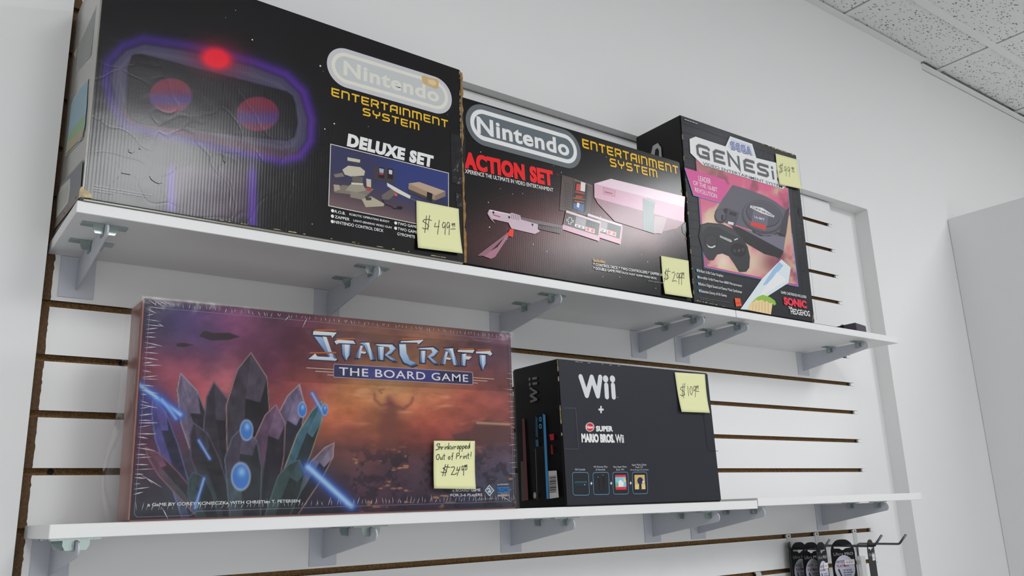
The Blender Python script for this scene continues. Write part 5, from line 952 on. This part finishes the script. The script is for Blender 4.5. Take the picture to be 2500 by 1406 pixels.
h3 = hook('grey display hook below the lower shelf, rightmost of three, with the longest grey plate', HX[2], -0.4165, 0.118, 0.022, 0.016, -0.52)
mb = MB(); x = HX[2] + 0.004
mb.box(x - 0.010, x + 0.012, -0.012, -0.0016, -0.500, -0.447); mb.build('plate_sleeve', MAT['hookplate'], h3, (HX[2], 0, G5), bevel=0.001)
hook_low = thing('display_hook', 'grey hook clip in the groove at the bottom of the photo, left of the packs', 'hook', (1.4700, 0, -6 * P), 'display hooks in the lowest groove')
mb = MB(); mb.box(1.462, 1.480, -0.0016, 0.0, -6 * P - G - 0.001, -6 * P - 0.004); mb.box(1.462, 1.480, 0, 0.004, -6 * P - 0.004, -6 * P - 0.001); mb.box(1.463, 1.479, -0.0014, -0.0004, -0.54, -6 * P - G); mb.build('clip_plate', MAT['hookplate'], hook_low, (1.47, 0, -6 * P))
PMAT = print_mat('satin_card', 0.45, wrinkle=0.0004, wscale=20, fine=0.00001, spec=0.2)
def pack(label, x, y, zt_, w, h, yaw, sticker=True, disc=True, name=True):
    """black hang card with a round label; local frame: front faces -y, top at z = 0"""
    root = thing('hanging_pack', label, 'hanging pack', (x, y, zt_), 'black hang-card packs on the hooks'); root.rotation_euler = (0, 0, yaw)
    r = w * 0.42
    prof = arc(w / 2 - r, -r, r, r, 0, 90, 8) + arc(-w / 2 + r, -r, r, r, 90, 180, 8) + [(-w / 2, -h), (w / 2, -h)]
    zc = -0.0175; ew = w * 0.36
    hole = [(-ew, zc + 0.003), (-ew, zc - 0.002), (-ew * 0.35, zc - 0.003), (-0.003, zc - 0.0065), (0.003, zc - 0.0065), (ew * 0.35, zc - 0.003), (ew, zc - 0.002), (ew, zc + 0.003)]
    bm = bmesh.new(); k = prof; vo = [bm.verts.new((p[0], 0, p[1])) for p in k]; vh = [bm.verts.new((p[0], 0, p[1])) for p in hole]
    eo = [bm.edges.new((vo[i], vo[(i + 1) % len(vo)])) for i in range(len(vo))]; eh = [bm.edges.new((vh[i], vh[(i + 1) % len(vh)])) for i in range(len(vh))]
    bmesh.ops.triangle_fill(bm, edges=eo + eh, use_beauty=True, normal=(0, -1, 0))
    me = bpy.data.meshes.new('hang_card'); bm.to_mesh(me); bm.free(); me.materials.append(MAT['black_gloss'])
    card = bpy.data.objects.new('hang_card', me); COL.objects.link(card); card.parent = root; sd = card.modifiers.new('thickness', 'SOLIDIFY'); sd.thickness = 0.0009; sd.offset = 0
    it = []
    def ad(V, F, c): it.append((V, F, alb(c)))
    if name: V, F = text_geo('Ultra', 0.0); ad([(-w * 0.4 + p[0] * w * 0.4, -0.036 + 0.0068 * p[1]) for p in V], F, (150, 150, 152)); V, F = text_geo('PRO', 0.02); ad([(w * 0.06 + p[0] * w * 0.36, -0.036 + 0.0062 * p[1]) for p in V], F, (160, 160, 162))
    if disc:
        R_ = w * 0.42; cz = -0.066
        ad([(R_ * math.cos(a * math.pi / 16), cz + R_ * math.sin(a * math.pi / 16)) for a in range(32)], [tuple(range(32))], (188, 188, 204))
        for t, zz, c, s_ in (('ARTIST', cz + R_ * 0.42, (66, 62, 74), 0.5), ('PLAYMAT', cz + R_ * 0.12, (150, 40, 70), 0.82)): V, F = text_geo(t, 0.015); ad([(-R_ * 0.78 + p[0] * R_ * 1.56 * s_, zz + R_ * 0.2 * p[1]) for p in V], F, c)
        for zz, ww in ((-0.16, 0.9), (-0.34, 1.0), (-0.52, 0.8)):          # small print too fine to read
            for k in range(3): xa = -R_ * 0.2 + R_ * ww * k / 3; ad([(xa, cz + R_ * zz), (xa + R_ * ww * 0.27, cz + R_ * zz), (xa + R_ * ww * 0.27, cz + R_ * (zz + 0.1)), (xa, cz + R_ * (zz + 0.1))], [(0, 1, 2, 3)], (122, 128, 146))
        ad([(-R_ * 0.72, cz - 0.001), (-R_ * 0.62, cz + 0.001), (-R_ * 0.3, cz - R_ * 0.7), (-R_ * 0.42, cz - R_ * 0.72)], [(0, 1, 2, 3)], (40, 38, 46))
    if sticker:
        sx = (0.0, w * 0.42, -0.058, -0.046) if disc else (w * 0.02, w * 0.4, -0.047, -0.033)
        ad([(sx[0], sx[2]), (sx[1], sx[2]), (sx[1], sx[3]), (sx[0], sx[3])], [(0, 1, 2, 3)], (214, 210, 214))
        for k in range(3): xa = sx[0] + (sx[1] - sx[0]) * (0.2 + 0.22 * k); ad([(xa, sx[2] + 0.004), (xa + 0.0028, sx[2] + 0.004), (xa + 0.0028, sx[2] + 0.0075), (xa, sx[2] + 0.0075)], [(0, 1, 2, 3)], (160, 142, 148))
    if it:
        mb = MB()
        for i, (V, F, c) in enumerate(it): mb.add([(q[0], -0.0006 - 0.00009 * i, q[1]) for q in V], F, 0, c)
        o = mb.build('card_print', PMAT, root)
        for p in o.data.polygons:
            if p.normal.y > 0: p.flip()
    return root
zw = -0.414
pack('black hang pack seen edge-on, nearest the wall at the far left of the hooks', HX[0] - 0.012, -0.010, zw + 0.016, 0.034, 0.14, 0.5, False, False, False)
pack('black hang pack half hidden at the left behind the front pack of the left hook', HX[0], -0.026, zw + 0.0145, 0.068, 0.14, 0.02)
pack('black hang pack in front on the left display hook, round label in view', HX[0], -0.058, zw + 0.0145, 0.070, 0.14, 0.0)
pack('black hang pack turned aside at the front end of the left display hook', HX[0] + 0.004, -0.082, zw + 0.0145, 0.060, 0.14, 0.22)
pack('black hang pack alone on the middle display hook with a round label', HX[1], -0.066, -0.413 + 0.0145, 0.072, 0.14, -0.25)
pack('narrow black hang pack turned aside at the outer end of the middle display hook', HX[1] + 0.002, -0.138, -0.413 + 0.0145, 0.060, 0.135, 0.3, True, False)
